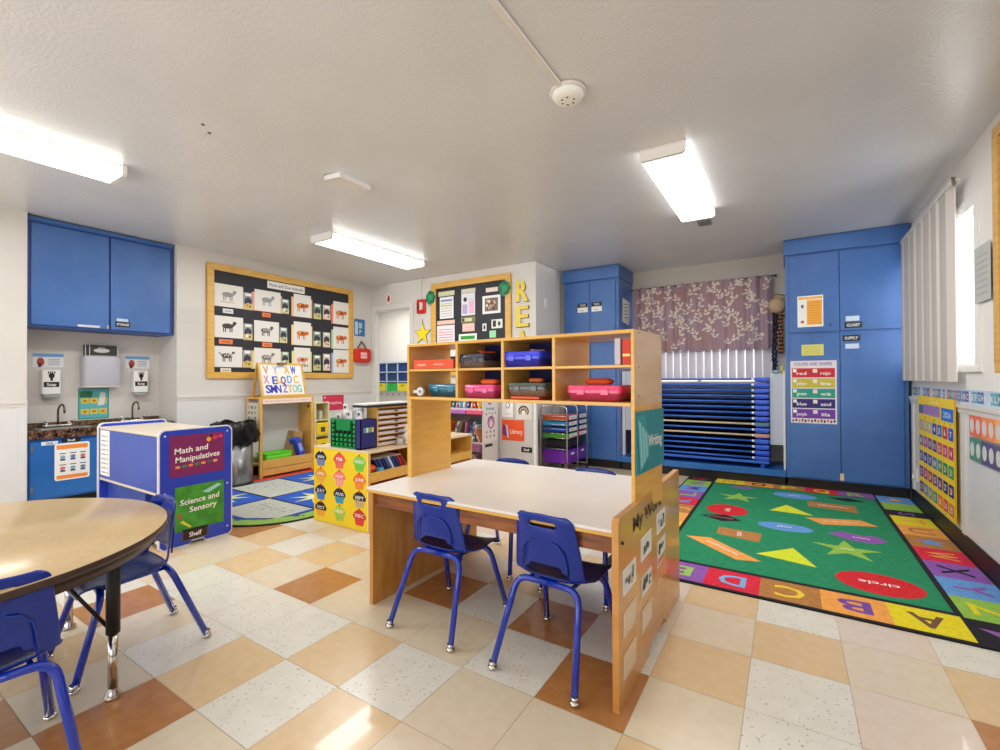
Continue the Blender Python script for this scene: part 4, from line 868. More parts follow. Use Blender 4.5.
            for ch, a, b_, cc in items:
                m = MB(); m.T = R_; m.text(ch, a, b_, .088, P(*cc), .0065, w=.062); m.text(ch, a + .004, b_, .088, P(*cc), .0055, w=.062); m.build('letter_magnet', wb)
    for y in (-wd / 2 + .012, wd / 2 - .012): m = MB(); m.tube([(.035, y, .25), (-.035, y, .25)], .004, MAPLE, n=6); m.build('spreader', e)
    m = MB(); m.box(.015, .06, -.045, .045, .365, .385, P(110, 104, 90)); m.build('clip', e)
    m = MB(); m.T = Matrix.Rotation(radians(-10), 4, 'Y'); m.box(-.006, .006, -.02, .1, 0, .22, P(210, 206, 204)); one(m, 'paper_pad', 'pale pad of paper standing inside the easel', 'pad', tr(-4.94, 2.90, .89))
    # yellow drawer tower
    s = thing('bin_tower', 'cream tower with yellow drawers between play stand and green crate', 'storage tower', tr(-4.80, 3.56, -.02))
    m = MB(); cr = P(220, 208, 160); m.box(-.25, 0, -.10, -.085, 0, .82, cr); m.box(-.25, 0, .085, .10, 0, .82, cr); m.box(-.25, -.24, -.1, .1, 0, .82, cr)
    for z in (.02, .21, .41, .60, .81): m.box(-.24, 0, -.085, .085, z, z + .012, cr)
    m.build('frame', s)
    for z, yel in ((.425, 1), (.225, 1), (.035, 0)):
        m = MB(); m.box(-.2, .012, -.082, .082, z, z + .15, P(236, 200, 20) if yel else cr); dd = m.build('drawer', s, bev=.006)
        g = MB(); g.box(.0125, .0135, -.03, .03, z + .04, z + .1, P(80, 70, 60)); g.build('picture_label', dd)
    m = MB(); m.box(-.2, 0, -.03, .0, .625, .72, P(196, 190, 170)); m.build('jar', s)
stand()

# ------------------------------------------------------------------ cupcake shelf unit
def cupcake_shelf():
    x0, x1, y0, y1, h = -3.10, -2.49, 2.225, 3.46, .572
    t = thing('birthday_shelf', 'low wooden bookshelf with a yellow cupcake birthday chart on its end', 'shelf', tr(x1, y0, 0))
    w = x1 - x0; d = y1 - y0
    m = MB(); m.box(-w, 0, 0, .015, 0, h - .016, MAPLE); m.build('end_panel', t)
    m = MB(); m.box(-w, 0, d - .015, d, 0, h - .016, MAPLE); m.build('end_panel', t)
    m = MB(); m.box(-w - .003, .003, -.003, d, h - .016, h, mat('pale_top', (226, 206, 170), .3)); m.build('top_board', t, bev=.002)
    m = MB(); m.box(-.32, 0, .6, .615, .0, h - .016, MAPLE); m.build('divider', t)
    m = MB(); m.box(-w, 0, .015, d - .015, .395, .41, MAPLEX); m.box(-.012, .002, .015, d - .015, .35, .42, MAPLEX); m.build('upper_shelf', t)
    m = MB(); m.box(-w, 0, .015, d - .015, .06, .075, MAPLEX); m.box(-.012, .002, .015, d - .015, 0, .09, MAPLEX); m.build('lower_shelf', t)
    m = MB(); m.box(-.33, -.32, .015, d - .015, .09, .55, P(150, 30, 24)); m.build('red_back', t)
    M = Matrix.Translation((x0, y0 - .001, .008)) @ frame((0, 0, 0), -90)
    m = MB(); m.box(.003, w - .006, 0, h - .016, 0, .002, P(238, 206, 24)); m.rect(w - .012, 0, .006, h - .016, .0026, WHITE)
    months = ["JAN", "FEB", "MARCH", "APRIL", "MAY", "JUNE", "JULY", "AUG", "SEPT", "OCT", "NOV", "DEC"]
    tops = [(30, 28, 60), (226, 76, 70), (130, 200, 70), (226, 150, 40), (236, 120, 110), (236, 110, 30), (30, 28, 70), (30, 28, 60), (40, 26, 40), (50, 20, 20), (180, 200, 60), (200, 40, 40)]
    bots = [(120, 130, 180), (230, 110, 90), (110, 200, 60), (236, 180, 70), (240, 160, 140), (240, 140, 40), (70, 120, 200), (50, 150, 190), (200, 170, 120), (240, 170, 50), (170, 200, 70), (226, 60, 50)]
    for r in range(4):
        for c in range(3):
            k = r * 3 + c; cx_ = .085 + c * .215; cy = .475 - r * .128; 
            m.poly([(cx_ - .055, cy - .005), (cx_ + .055, cy - .005), (cx_ + .038, cy - .058), (cx_ - .038, cy - .058)], .0026, P(*bots[k]))
            m.poly([(cx_ - .064, cy - .008), (cx_ - .068, cy + .012), (cx_ - .05, cy + .034), (cx_ - .028, cy + .05), (cx_, cy + .058), (cx_ + .028, cy + .05), (cx_ + .05, cy + .034), (cx_ + .068, cy + .012), (cx_ + .064, cy - .008)], .003, P(*tops[k]))
            m.ell(cx_, cy + .056, .010, .010, .0034, P(210, 60, 50) if k else WHITE, 10); m.text(months[k], cx_, cy + .012, .022, WHITE, .0034, w=.09)
            for q in range(4): m.rect(cx_ - .034 + q * .022, cy - .05, .003, .042, .003, P(*tuple(int(v * .85) for v in bots[k])))
    one(m, 'birthday_chart', 'yellow chart of twelve month cupcakes facing the room', 'poster', M)
    # books within upper shelf: lying / leaning
    cols = [(30, 40, 100), (40, 70, 150), (26, 34, 80), (60, 90, 170), (200, 210, 226), (30, 60, 140), (36, 44, 96), (170, 40, 40), (150, 30, 40)]
    names = ['dark navy', 'medium blue', 'black-blue', 'steel blue', 'pale grey', 'royal blue', 'deep blue', 'red', 'maroon']
    for k, (cc, nn) in enumerate(zip(cols, names)):
        m = MB(); m.T = Matrix.Rotation(radians(32), 4, 'X'); m.box(-.16, 0, -.009, .009, 0, .11, P(*cc)); m.box(-.155, .001, -.006, .006, .11, .112, P(225, 220, 210))
        one(m, 'book', '%s book leaning on the upper shelf behind the cupcake chart' % nn, 'book', tr(x1 - .03, y0 + .14 + k * .032, .412), group='books in the cupcake shelf')
    m = MB(); m.ball(0, 0, .03, .05, .045, .03, P(236, 90, 40)); m.ball(.0, .04, .03, .03, .03, .02, P(240, 110, 50)); one(m, 'soft_toy', 'orange rubber toy at the front of the cupcake shelf', 'toy', tr(x1 - .07, y0 + .065, .411))
    m = MB(); m.box(-.02, .02, -.02, .02, 0, .03, P(80, 170, 200)); one(m, 'toy_block', 'small light blue block beside the orange toy', 'toy', tr(x1 - .02, y0 + .12, .411), bev=.004)
cupcake_shelf()

def crate():
    t = thing('milk_crate', 'green plastic crate with grid sides on the cupcake shelf', 'crate', tr(-2.94, 2.255, .5725))
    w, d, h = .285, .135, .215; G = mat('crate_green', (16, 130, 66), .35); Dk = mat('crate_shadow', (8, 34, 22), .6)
    def side(M, L):
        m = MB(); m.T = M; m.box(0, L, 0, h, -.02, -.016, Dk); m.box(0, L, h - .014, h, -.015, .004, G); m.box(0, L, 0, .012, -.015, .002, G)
        m.box(L * .22, L * .78, h - .085, h - .014, -.012, .002, G)
        nx = 6
        for i in range(nx):
            for j in range(6):
                a = L * (i + .5) / nx; b = .028 + j * .033
                if b > h - .09 and .2 < a / L < .8 or b > h - .02: continue
                m.box(a - .011, a + .011, b - .010, b + .010, -.014, .001, mat('crate_green_light', (40, 160, 84), .35))
        for i in range(nx + 1): m.box(L * i / nx - .003, L * i / nx + .003, 0, h, -.014, -.001, mat('crate_dark', (10, 66, 40), .4))
        m.build('side_wall', t)
    side(frame((0, 0, 0), -90), w); side(Matrix.Translation((w, 0, 0)) @ frame((0, 0, 0), 0), d)
    side(Matrix.Translation((w, d, 0)) @ frame((0, 0, 0), 90), w); side(Matrix.Translation((0, d, 0)) @ frame((0, 0, 0), 180), d)
    m = MB(); m.box(0.02, w - .02, .02, d - .02, .0, .01, G); m.build('bottom', t)
    t = thing('fabric_bin', 'navy fabric bin with a small coloured label beside the green crate', 'bin', tr(-2.652, 2.245, .5725))
    m = MB(); w, d, h = .055, .15, .215
    for a in ((0, w, 0, .006), (0, w, d - .006, d), (0, .006, 0, d), (w - .006, w, 0, d)): m.box(a[0], a[1], a[2], a[3], 0, h, mat('navy_fabric', (36, 34, 110), .7))
    m.box(0, w, 0, d, 0, .01, NAVY); m.build('body', t)
    m = MB(); m.T = Matrix.Translation((w + .0005, .025, .12)) @ frame((0, 0, 0), 0)
    for k, cc in enumerate(((90, 170, 190), (230, 230, 220), (100, 180, 110), (220, 200, 100))): m.rect(k * .025, 0, .02, .035, .001, P(*cc))
    m.build('label', t)
    pl = [('tall white card', -2.875, 2.345, .045, .31, 5, (226, 222, 222)), ('white box with dark print', -2.815, 2.33, .085, .26, -6, (220, 218, 216)), ('pale blue folded paper', -2.735, 2.35, .075, .28, 4, (190, 206, 220)), ('white sheet with a round print', -2.685, 2.315, .055, .265, 0, (228, 226, 230)), ('grey picture card', -2.895, 2.30, .05, .24, 0, (206, 202, 200))]
    for nn, x, y, w, h_, r, cc in pl:
        m = MB(); m.box(-w / 2, w / 2, -.01, .01, 0, h_, P(*cc)); m.T = Matrix.Translation((-w / 2, -.0105, h_ - .045)) @ frame((0, 0, 0), -90); m.ell(w / 2, .02, .014, .012, .001, P(90, 80, 96), 10); m.rect(w * .1, 0, w * .2, .03, .001, P(150, 150, 160))
        one(m, 'craft_paper', '%s sticking up out of the green crate' % nn, 'paper', tr(x, y, .5835, r))
crate()

def sorter():
    t = thing('paper_sorter', 'wooden literature sorter with seven paper-filled slots on the cupcake shelf', 'paper sorter', tr(-2.60, 2.402, .5725))
    w, d, h = .11, .36, .30
    m = MB(); m.box(-w, 0, 0, .014, 0, h, MAPLE); m.box(-w, 0, d - .014, d, 0, h, MAPLE); m.box(-w, -w + .008, 0, d, 0, h, MAPLE); m.box(-w, 0, 0, d, h - .012, h, MAPLEX); m.build('case', t, bev=.0015)
    n = 7
    m = MB()
    for k in range(n): z = .006 + k * (h - .018) / n; m.box(-w + .008, -.002, .014, d - .014, z, z + .005, MAPLEX)
    m.build('slot_shelf', t)
    for k in range(n):
        z = .011 + k * (h - .018) / n; m = MB(); m.box(-w + .02, -.006, .02, d - .02, z, z + .018 - .003 * (k % 2), P(222, 206, 214) if k % 2 else P(206, 198, 206)); m.box(-.02, -.003, .19, .22, z + .006, z + .016, P(80, 30, 30)); m.build('paper_stack', t)
    m = MB(); m.box(-.13, .02, -.12, .38, .301, .318, BLACK); one(m, 'black_tray', 'flat black tray lying on top of the paper sorter', 'tray', tr(-2.60, 2.402, .5725), bev=.004)
    m = MB(); m.box(-.125, .015, -.11, .36, .3185, .330, P(222, 224, 222)); one(m, 'paper_pile', 'thin pile of white papers on the black tray', 'papers', tr(-2.60, 2.402, .5725), bev=.002)
    t = thing('plush_toy', 'white plush cat figure sitting on the cupcake shelf by the sorter', 'toy', tr(-2.54, 2.66, .5725))
    W = P(228, 224, 226)
    m = MB(); m.ball(0, 0, .05, .035, .035, .05, W); m.ball(0, 0, .115, .03, .03, .028, W); m.ball(.02, -.02, .012, .018, .022, .012, W); m.ball(.02, .02, .012, .018, .022, .012, W); m.ball(.02, 0, .045, .022, .02, .018, P(90, 150, 220)); m.build('body', t)
    for s in (-1, 1):
        m = MB(); m.lathe([(.014, 0), (.008, .014), (0, .03)], P(220, 190, 170), (0, s * .018, .134), 8); m.build('ear', t)
        m = MB(); m.ball(.028, s * .011, .12, .004, .004, .004, BLACK, 8); m.build('eye', t)
    m = MB(); m.lathe([(0, 0), (.024, 0), (.028, .05), (.024, .05), (.02, .005)], P(190, 186, 180), n=14); one(m, 'paper_cup', 'small grey cup beside the plush toy', 'cup', tr(-2.54, 2.58, .5725))
sorter()

# ------------------------------------------------------------------ library area
def library():
    x0, x1, y0, y1, h = -3.42, -2.73, 4.0, 4.29, .92
    t = thing('bookcase', 'white bookcase full of picture books behind the cupcake shelf', 'bookcase', tr(x0, y0, 0)); w = x1 - x0; d = y1 - y0
    Wt = mat('bookcase_white', (212, 208, 208), .4)
    for a in (0, w - .018): m = MB(); m.box(a, a + .018, 0, d, 0, h, Wt); m.build('side_panel', t, bev=.002)
    m = MB(); m.box(.018, w - .018, d - .01, d, 0, h, P(130, 110, 110)); m.build('back_panel', t)
    for z in (.05, .38, .745): m = MB(); m.box(.018, w - .018, 0, d - .01, z, z + .016, Wt); m.build('shelf_board', t)
    pal = [(222, 80, 70), (230, 226, 220), (90, 150, 120), (240, 190, 60), (60, 90, 160), (200, 120, 160), (226, 226, 226), (240, 160, 110), (120, 180, 200), (150, 120, 90)]
    nms = ['red', 'white', 'sage green', 'golden', 'navy', 'mauve', 'light grey', 'peach', 'sky blue', 'brown']
    k = 0
    for zi, (z, hh, wh) in enumerate(((.7615, .16, 'top'), (.3965, .24, 'middle'), (.0665, .22, 'bottom'))):
        for i in range(12):
            a = .05 + i * .051; c = pal[(i * 3 + zi * 4) % 10]; lean = [0, -14, -18, 12, -22, -20, 16, -10, -24, -20, 20, 24][i] * (1 if zi else .7)
            m = MB(); m.T = Matrix.Rotation(radians(-lean), 4, 'Y'); hz = hh * random.uniform(.75, 1)
            m.box(-.008, .010, 0, .19, 0, hz, P(*c)); m.box(-.008, .010, -.001, 0, hz * .2, hz * .3, P(236, 230, 220)); m.box(-.003, .004, -.0015, -.001, hz * .4, hz * .85, P(90, 80, 90))
            one(m, 'book', '%s book number %s from the left on the %s shelf of the white bookcase' % (nms[(i * 3 + zi * 4) % 10], ['one', 'two', 'three', 'four', 'five', 'six', 'seven', 'eight', 'nine', 'ten', 'eleven', 'twelve'][i], wh), 'book', tr(x0 + a, y0 + .03, z + (.006 if lean else 0)), group='books in the white bookcase')
    for i, (c, nn) in enumerate((((180, 110, 190), 'lilac'), ((226, 90, 120), 'pink'))):
        m = MB(); m.box(0, .2, -.03, .02, 0, .045, P(*c)); one(m, 'shelf_basket', '%s basket hanging under the top shelf of the white bookcase' % nn, 'basket', tr(x0 + .27 + i * .21, y0, .70), bev=.008)
    m = MB(); m.box(0, .26, -.03, .03, 0, .09, P(150, 90, 130)); one(m, 'shelf_basket', 'plum basket low in the white bookcase', 'basket', tr(x0 + .40, y0 - .0, .34 - .04), bev=.008)
    # sticker sheet on end panel
    M = Matrix.Translation((x1 + .0005, y0 + .012, .40)) @ frame((0, 0, 0), 0)
    m = MB(); m.box(0, .26, 0, .44, 0, .0015, P(226, 224, 224)); m.rect(.07, .405, .07, .016, .002, P(190, 30, 40)); m.text('feelings', .12, .36, .03, P(60, 130, 150), .002, w=.16)
    m.ell(.13, .21, .07, .07, .002, P(150, 90, 150), 20); m.ell(.13, .2, .05, .05, .0024, P(220, 160, 190), 20); m.ell(.13, .19, .03, .035, .0028, P(226, 224, 224), 20)
    for i in range(3):
        for j in range(2): m.ell(.05 + i * .07, .06 + j * .05, .011, .015, .002, P(*[(40, 36, 60), (150, 60, 70), (60, 70, 60)][(i + j) % 3]), 8)
    for i in range(4): m.ell(.04 + i * .06, .30 + .01 * (i % 2), .009, .013, .002, P(*[(60, 50, 60), (180, 70, 60)][i % 2]), 8)
    one(m, 'sticker_chart', 'white chart of small pictures and a rainbow on the bookcase end', 'poster', M)
    m = MB(); m.box(0, .14, 0, .03, 0, .0015, BLACK); one(m, 'name_plate', 'black label strip low on the bookcase end', 'label', Matrix.Translation((x1 + .0005, y0 + .03, .35)) @ frame((0, 0, 0), 0))
    # white cabinet with library sign
    t = thing('divider_panel', 'plain off-white room divider panel carrying the orange library sign', 'divider', tr(-2.725, 4.30, 0))
    Gw = mat('cabinet_offwhite', (200, 196, 194), .4)
    m = MB(); m.box(0, .44, 0, .03, 0, .94, Gw); m.build('panel', t)
    m = MB(); m.box(.44, .468, -.012, .03, 0, .96, P(232, 230, 232)); m.build('edge_post', t, bev=.003)
    m = MB(); m.box(0.02, .04, -.008, 0, 0, .94, P(186, 182, 184)); m.box(.19, .196, -.003, 0, .6, .94, P(170, 166, 166)); m.build('seam', t)
    F = lambda a, z: Matrix.Translation((-2.725 + a, 4.299, z)) @ frame((0, 0, 0), -90)
    m = MB(); m.box(0, .29, 0, .225, 0, .0025, P(232, 84, 36)); m.poly([(.02, .06), (.02, .17), (.06, .16), (.075, .04)], .003, P(110, 40, 120)); m.poly([(.04, .17), (.085, .165), (.1, .03), (.08, .03), (.06, .16)], .0034, P(200, 190, 226)); m.text('Library', .195, .1, .045, P(250, 226, 200), .0034, w=.15)
    one(m, 'library_sign', 'orange sign reading Library on the off-white panel', 'sign', F(.03, .405))
    m = MB(); m.box(0, .13, 0, .056, 0, .002, BLACK); m.text('Shelf', .065, .028, .026, WHITE, .0026, w=.07); one(m, 'name_plate', 'black label reading Shelf under the library sign', 'label', F(.285, .29))
    m = MB(); m.box(0, .15, 0, .2, 0, .0015, WHITE); m.ell(.08, .13, .03, .038, .002, P(120, 130, 160), 14); m.ell(.08, .13, .02, .027, .0024, P(226, 228, 232), 14); m.rect(.03, .03, .09, .006, .002, P(210, 180, 170)); one(m, 'crest_drawing', 'white page with a small blue crest drawing', 'paper', F(.035, .66))
    m = MB(); m.box(0, .19, 0, .2, 0, .0015, P(222, 218, 210)); m.ell(.09, .09, .065, .06, .002, P(60, 60, 70), 20); m.ell(.09, .085, .052, .048, .0024, P(200, 170, 150), 20); m.ell(.09, .08, .036, .034, .0028, P(70, 80, 90), 20); m.ell(.09, .07, .026, .03, .0032, P(236, 234, 230), 20); m.rect(.01, .0, .17, .055, .0036, P(222, 218, 210)); one(m, 'rainbow_drawing', 'page with a dark rainbow drawing right of the crest page', 'paper', F(.225, .64))
library()

def cart():
    x0, x1, y0, y1, h = -2.37, -2.05, 4.62, 5.20, .77
    t = thing('rolling_cart', 'chrome rolling cart with coloured plastic drawers beside the library sign panel', 'cart', tr(x1, y0, 0)); w = x1 - x0; d = y1 - y0
    for yy in (0, d / 2, d):
        m = MB(); m.tube(fillet([(0, yy, .05), (0, yy, h), (-w, yy, h), (-w, yy, .05)], .05), .008, CHROME, n=8); m.build('frame_hoop', t)
    m = MB()
    for xx in (0, -w):
        for z in (.07, .13 if 0 else .42, .66): m.tube([(xx, 0, z), (xx, d, z)], .005, CHROME, n=6)
    for z in (.42, .30, .47, .52, .57, .62, .66): m.tube([(0, 0, z), (-w, 0, z)], .003, CHROME, n=6)
    m.tube([(0, 0, .07), (-w, 0, .07)], .006, CHROME, n=6); m.tube([(0, d, .07), (-w, d, .07)], .006, CHROME, n=6); m.build('rails', t)
    for xx in (0, -w):
        for yy in (0, d): m = MB(); m.T = Matrix.Translation((xx, yy, .024)) @ Matrix.Rotation(pi / 2, 4, 'Y'); m.lathe([(0, -.01), (.022, -.01), (.024, 0), (.022, .01), (0, .01)], BLACK, n=14); m.build('caster', t)
    dr = [(.62, .055, (206, 84, 40)), (.555, .05, (50, 150, 206)), (.49, .05, (30, 80, 180)), (.425, .05, (70, 170, 60)), (.14, .15, (112, 40, 170))]
    for ci in range(2):
        for z, hh, c in dr:
            if ci == 1: c = [(40, 60, 100), (50, 70, 120), (40, 120, 110), (220, 80, 110), (90, 40, 150)][[q[0] for q in dr].index(z)]
            m = MB(); a0 = ci * d / 2 + .012; a1 = (ci + 1) * d / 2 - .012
            PL = mat('drawer_%d_%d_%d' % c, c, .25, coat=.3)
            m.box(-w + .02, .004, a0, a1, z, z + hh - .012, PL); m.box(-w + .01, .010, a0 - .006, a1 + .006, z + hh - .012, z + hh - .004, PL); dd = m.build('drawer', t, bev=.003)
            g = MB(); g.T = Matrix.Translation((.0105 if hh < .1 else .0045, a0 + .03, z + .004)) @ frame((0, 0, 0), 0); 
            if hh < .1: g.box(0, a1 - a0 - .06, 0, hh - .012, 0, .001, P(226, 220, 222)); g.rect(.03, .012, .12, .004, .0014, P(130, 120, 140)); g.rect(.03, .022, .09, .004, .0014, P(130, 120, 140))
            else: g.ell(.1, .1, .05, .012, .001, P(220, 210, 226), 12)
            g.build('label', dd)
    m = MB(); m.box(-w + .03, -.02, .04, d - .04, .305, .395, P(20, 24, 28)); one(m, 'storage_bag', 'black bag lying in the middle of the rolling cart', 'bag', tr(x1, y0, 0), bev=.02)
cart()

# ------------------------------------------------------------------ tall cabinets and cots
def tall(x0, x1, label, knob):
    yf = 5.30; t = thing('tall_cabinet', label, 'cabinet', tr(x0, yf, 0), 'tall blue cabinets'); w = x1 - x0; d = YB - yf
    m = MB(); m.box(0, w, .018, d - .002, .1, H - .002, BLUE); m.build('carcass', t)
    m = MB(); m.box(0.01, w - .01, .07, d - .01, 0, .1, TOE); m.build('toe_kick', t)
    m = MB(); m.box(-.012, w + .012, -.012, d - .002, 2.275, H - .003, BLUE); m.build('crown', t, bev=.004)
    mid = w * .47 if knob else w * .5
    for a, b in ((.035 if knob else .02, mid - .003), (mid + .003, w - .035)):
        for z0, z1 in ((.115, 1.495), (1.515, 2.255)):
            m = MB(); m.box(a, b, 0, .0175, z0, z1, BLUE); dd = m.build('door', t, bev=.003)
            if a > .1 and knob and z0 < 1: g = MB(); g.box(a - .012, a + .018, -.006, 0, z0 + .005, z0 + .07, P(220, 196, 160)); g.build('latch', dd)
            if a < .1 and z0 > 1 and knob: g = MB(); g.T = Matrix.Translation((b - .07, -.0005, z0 + .06)) @ frame((0, 0, 0), -90); g.ell(0, 0, .007, .012, .001, BLACK, 10); g.build('keyhole', dd)
    return t
tall(-.02, .895, 'tall glossy blue cabinet at the right with the colour chart', True)
tall(-2.39, -1.69, 'tall blue cabinet behind the hutch, left of the curtain', False)
FB = lambda x, z, y=5.2995: Matrix.Translation((x, y, z)) @ frame((0, 0, 0), -90)
m = MB(); m.box(0, .205, 0, .30, 0, .0015, WHITE); m.rect(.075, .02, .12, .235, .002, P(240, 166, 50)); m.rect(.008, .265, .19, .025, .002, P(240, 180, 80)); m.ell(.04, .2, .012, .02, .002, P(120, 110, 110), 8); m.ell(.04, .05, .015, .015, .002, P(200, 80, 60), 8)
for k in range(9): m.rect(.085, .035 + k * .024, .1, .004, .0024, P(216, 130, 40))
one(m, 'orange_notice', 'white and orange notice on the upper left door of the right cabinet', 'notice', FB(.08, 1.565))
m = MB(); m.box(0, .175, 0, .105, 0, .0015, P(212, 208, 110)); 
for k in range(4): m.rect(.02, .02 + k * .02, .13, .004, .002, P(160, 160, 80))
one(m, 'yellow_notice', 'small yellow note above the colour chart', 'notice', FB(.11, 1.29))
m = MB(); m.box(0, .365, 0, .60, 0, .002, P(222, 214, 222)); m.text('COLORS AND SHAPES', .18, .57, .03, P(120, 90, 150), .0026, w=.3)
for k, c in enumerate(((196, 24, 44), (196, 180, 60), (30, 150, 130), (40, 30, 110), (110, 50, 160))):
    z = .44 - k * .098; m.rect(.012, z, .34, .088, .0026, P(*c)); m.rect(.02, z + .05, .03, .03, .003, WHITE); m.rect(.18, z + .045, .035, .035, .003, P(230, 220, 210)); m.text(['red', 'yellow', 'green', 'blue', 'purple'][k], .09, z + .04, .03, WHITE, .0032, w=.08); m.text(['rojo', 'lima', 'verde', 'azul', 'lila'][k], .28, z + .04, .03, WHITE, .0032, w=.08)
for k in range(14): m.ell(.02 + k * .025, .022 + .006 * (k % 2), .009, .014, .0026, P(*[(120, 50, 40), (60, 40, 30), (200, 120, 80)][k % 3]), 8)
one(m, 'color_chart', 'colour chart with red, yellow, green, navy and purple bands on the right cabinet', 'chart', FB(.018, .64))
for x, z, w, h_, c, tx, lab in ((.445, 1.535, .13, .055, (20, 20, 24), 'CLOSET', 'black label on the upper right door of the right cabinet'), (.455, 1.60, .10, .045, (196, 214, 232), '', 'pale blue label above the black one on the right cabinet'), (.43, 1.415, .13, .055, (20, 20, 24), 'SUPPLY', 'black label on the lower right door of the right cabinet'), (.45, 1.345, .10, .045, (196, 210, 232), '', 'pale label below the black one on the lower right door')):
    m = MB(); m.box(0, w, 0, h_, 0, .0015, P(*c)); 
    if tx: m.text(tx, w / 2, h_ / 2, .025, WHITE, .002, w=w * .75)
    one(m, 'name_plate', lab, 'label', FB(x, z))
for x, s in ((-2.198, 'left'), (-2.019, 'right')):
    m = MB(); m.box(0, .13, 0, .11, 0, .0015, WHITE); m.rect(0, .06, .13, .05, .002, BLACK); m.text('TOYS', .065, .085, .024, WHITE, .0026, w=.07); m.rect(.02, .02, .06, .005, .002, P(120, 120, 120)); one(m, 'name_plate', 'black and white label on the %s upper door of the cabinet behind the hutch' % s, 'label', FB(x, 1.89))
t = thing('hanging_papers', 'bundle of papers hanging on the side of the cabinet behind the hutch', 'papers', Matrix.Translation((-1.6895, 5.50, 1.78)) @ frame((0, 0, 0), 0))
for k in range(3): m = MB(); m.T = Matrix.Rotation(radians(-5 + 6 * k), 4, 'Z'); m.box(-.05, .22, -.02 + k * .02, .27 - k * .03, k * .006, k * .006 + .002, P(226, 222, 216)); [m.rect(-.02, .03 + q * .04, .18, .008, k * .006 + .0026, P(100, 90, 90)) for q in range(5)]; m.build('sheet', t)

def cots():
    t = thing('cot_platform', 'low blue platform under the window holding the stacked cots', 'platform', tr(-1.688, 5.30, 0)); w = 1.665
    m = MB(); m.box(0, w, 0, .575, .1, .162, BLUEC); m.build('top_board', t, bev=.003)
    m = MB(); m.box(.01, w - .01, .06, .57, 0, .1, TOE); m.build('toe_kick', t)
    x0, x1, y0, y1 = -1.50, -.165, 5.33, 5.84; L = x1 - x0; W = y1 - y0
    B = mat('cot_blue', (44, 100, 200), .35); BD = mat('cot_sheet', (26, 52, 120), .8); Wh = WHITE
    ends = mat('cot_end_blue', (38, 84, 214), .3)
    def cot(tanrail):
        r = thing('sleeping_cot', 'x', 'cot')
        for yy in (.012, W - .012):
            m = MB(); m.tube([(.04, yy, .028), (L - .06, yy, .028)], .010, P(206, 190, 160) if tanrail else B, n=8); m.build('side_rail', r)
        m = MB(); m.box(.03, L - .08, .016, W - .016, .020, .028, BD); m.build('mat', r)
        for a, b in ((0, .06), (L - .13, L)):
            m = MB(); m.box(a, b, -.006, W + .006, .010, .044, tanrail if tanrail and a else ends)
            m.box(a + .01, b - .01, .0, .03, 0.0, .010, ends); m.box(a + .01, b - .01, W - .03, W, 0, .010, ends); m.build('end_frame', r, bev=.006)
        m = MB(); m.box(L - .155, L - .132, -.004, .02, .018, .040, Wh); m.build('clip', r, bev=.004)
        return r
    base = cot(None); tn = cot(P(80, 120, 150)); tn2 = cot(P(190, 140, 140))
    pitch = .0572; z0 = .235
    orde = ['first', 'second', 'third', 'fourth', 'fifth', 'sixth', 'seventh', 'eighth', 'ninth', 'tenth', 'eleventh', 'twelfth', 'thirteenth', 'fourteenth', 'fifteenth']
    used = {}
    for k in range(15):
        fromtop = 14 - k
        src = {8: tn, 10: tn2}.get(fromtop, base)
        if id(src) not in used: c = src; used[id(src)] = 1
        else: c = copy_tree(src)
        c.matrix_world = tr(x0, y0, z0 + k * pitch)
        c['label'] = ('%s sleeping cot from the top of the stack under the curtain' % orde[fromtop]) if fromtop not in (8, 10) else '%s-railed sleeping cot, %s from the top of the stack' % ('tan and teal' if fromtop == 8 else 'tan and pink', orde[fromtop])
        c['group'] = 'sleeping cots stacked on the platform'
    for x in (x0 + .03, x1 - .07):
        pass
    t = thing('cot_dolly', 'blue footed dolly under the stack of cots', 'dolly', tr(x0, y0, .163))
    m = MB(); m.box(0, L, 0, W, .045, .070, B); m.build('frame', t, bev=.004)
    for a in (.06, L - .06):
        for b in (.04, W - .04): m = MB(); m.cyl(a, b, 0, .045, .022, B, n=14); m.build('foot', t)
cots()
m = MB(); m.box(0, .018, 0, .05, .0, .98, P(226, 224, 228)); m.box(-.115, 0, .02, .032, .24, .96, mat('pale_board', (186, 192, 206), .35)); one(m, 'side_board', 'tall pale board with white edge between cots and right cabinet', 'board', tr(-.045, 5.36, .163))
m = MB(); m.box(0, .03, 0, .04, 0, 1.0, P(230, 228, 232)); m.box(.03, .26, .02, .03, .3, 1.0, mat('pale_board', (186, 192, 206), .35)); one(m, 'side_board', 'pale board with white edge between the cots and the cabinet behind the hutch', 'board', tr(-1.685, 5.42, .163))

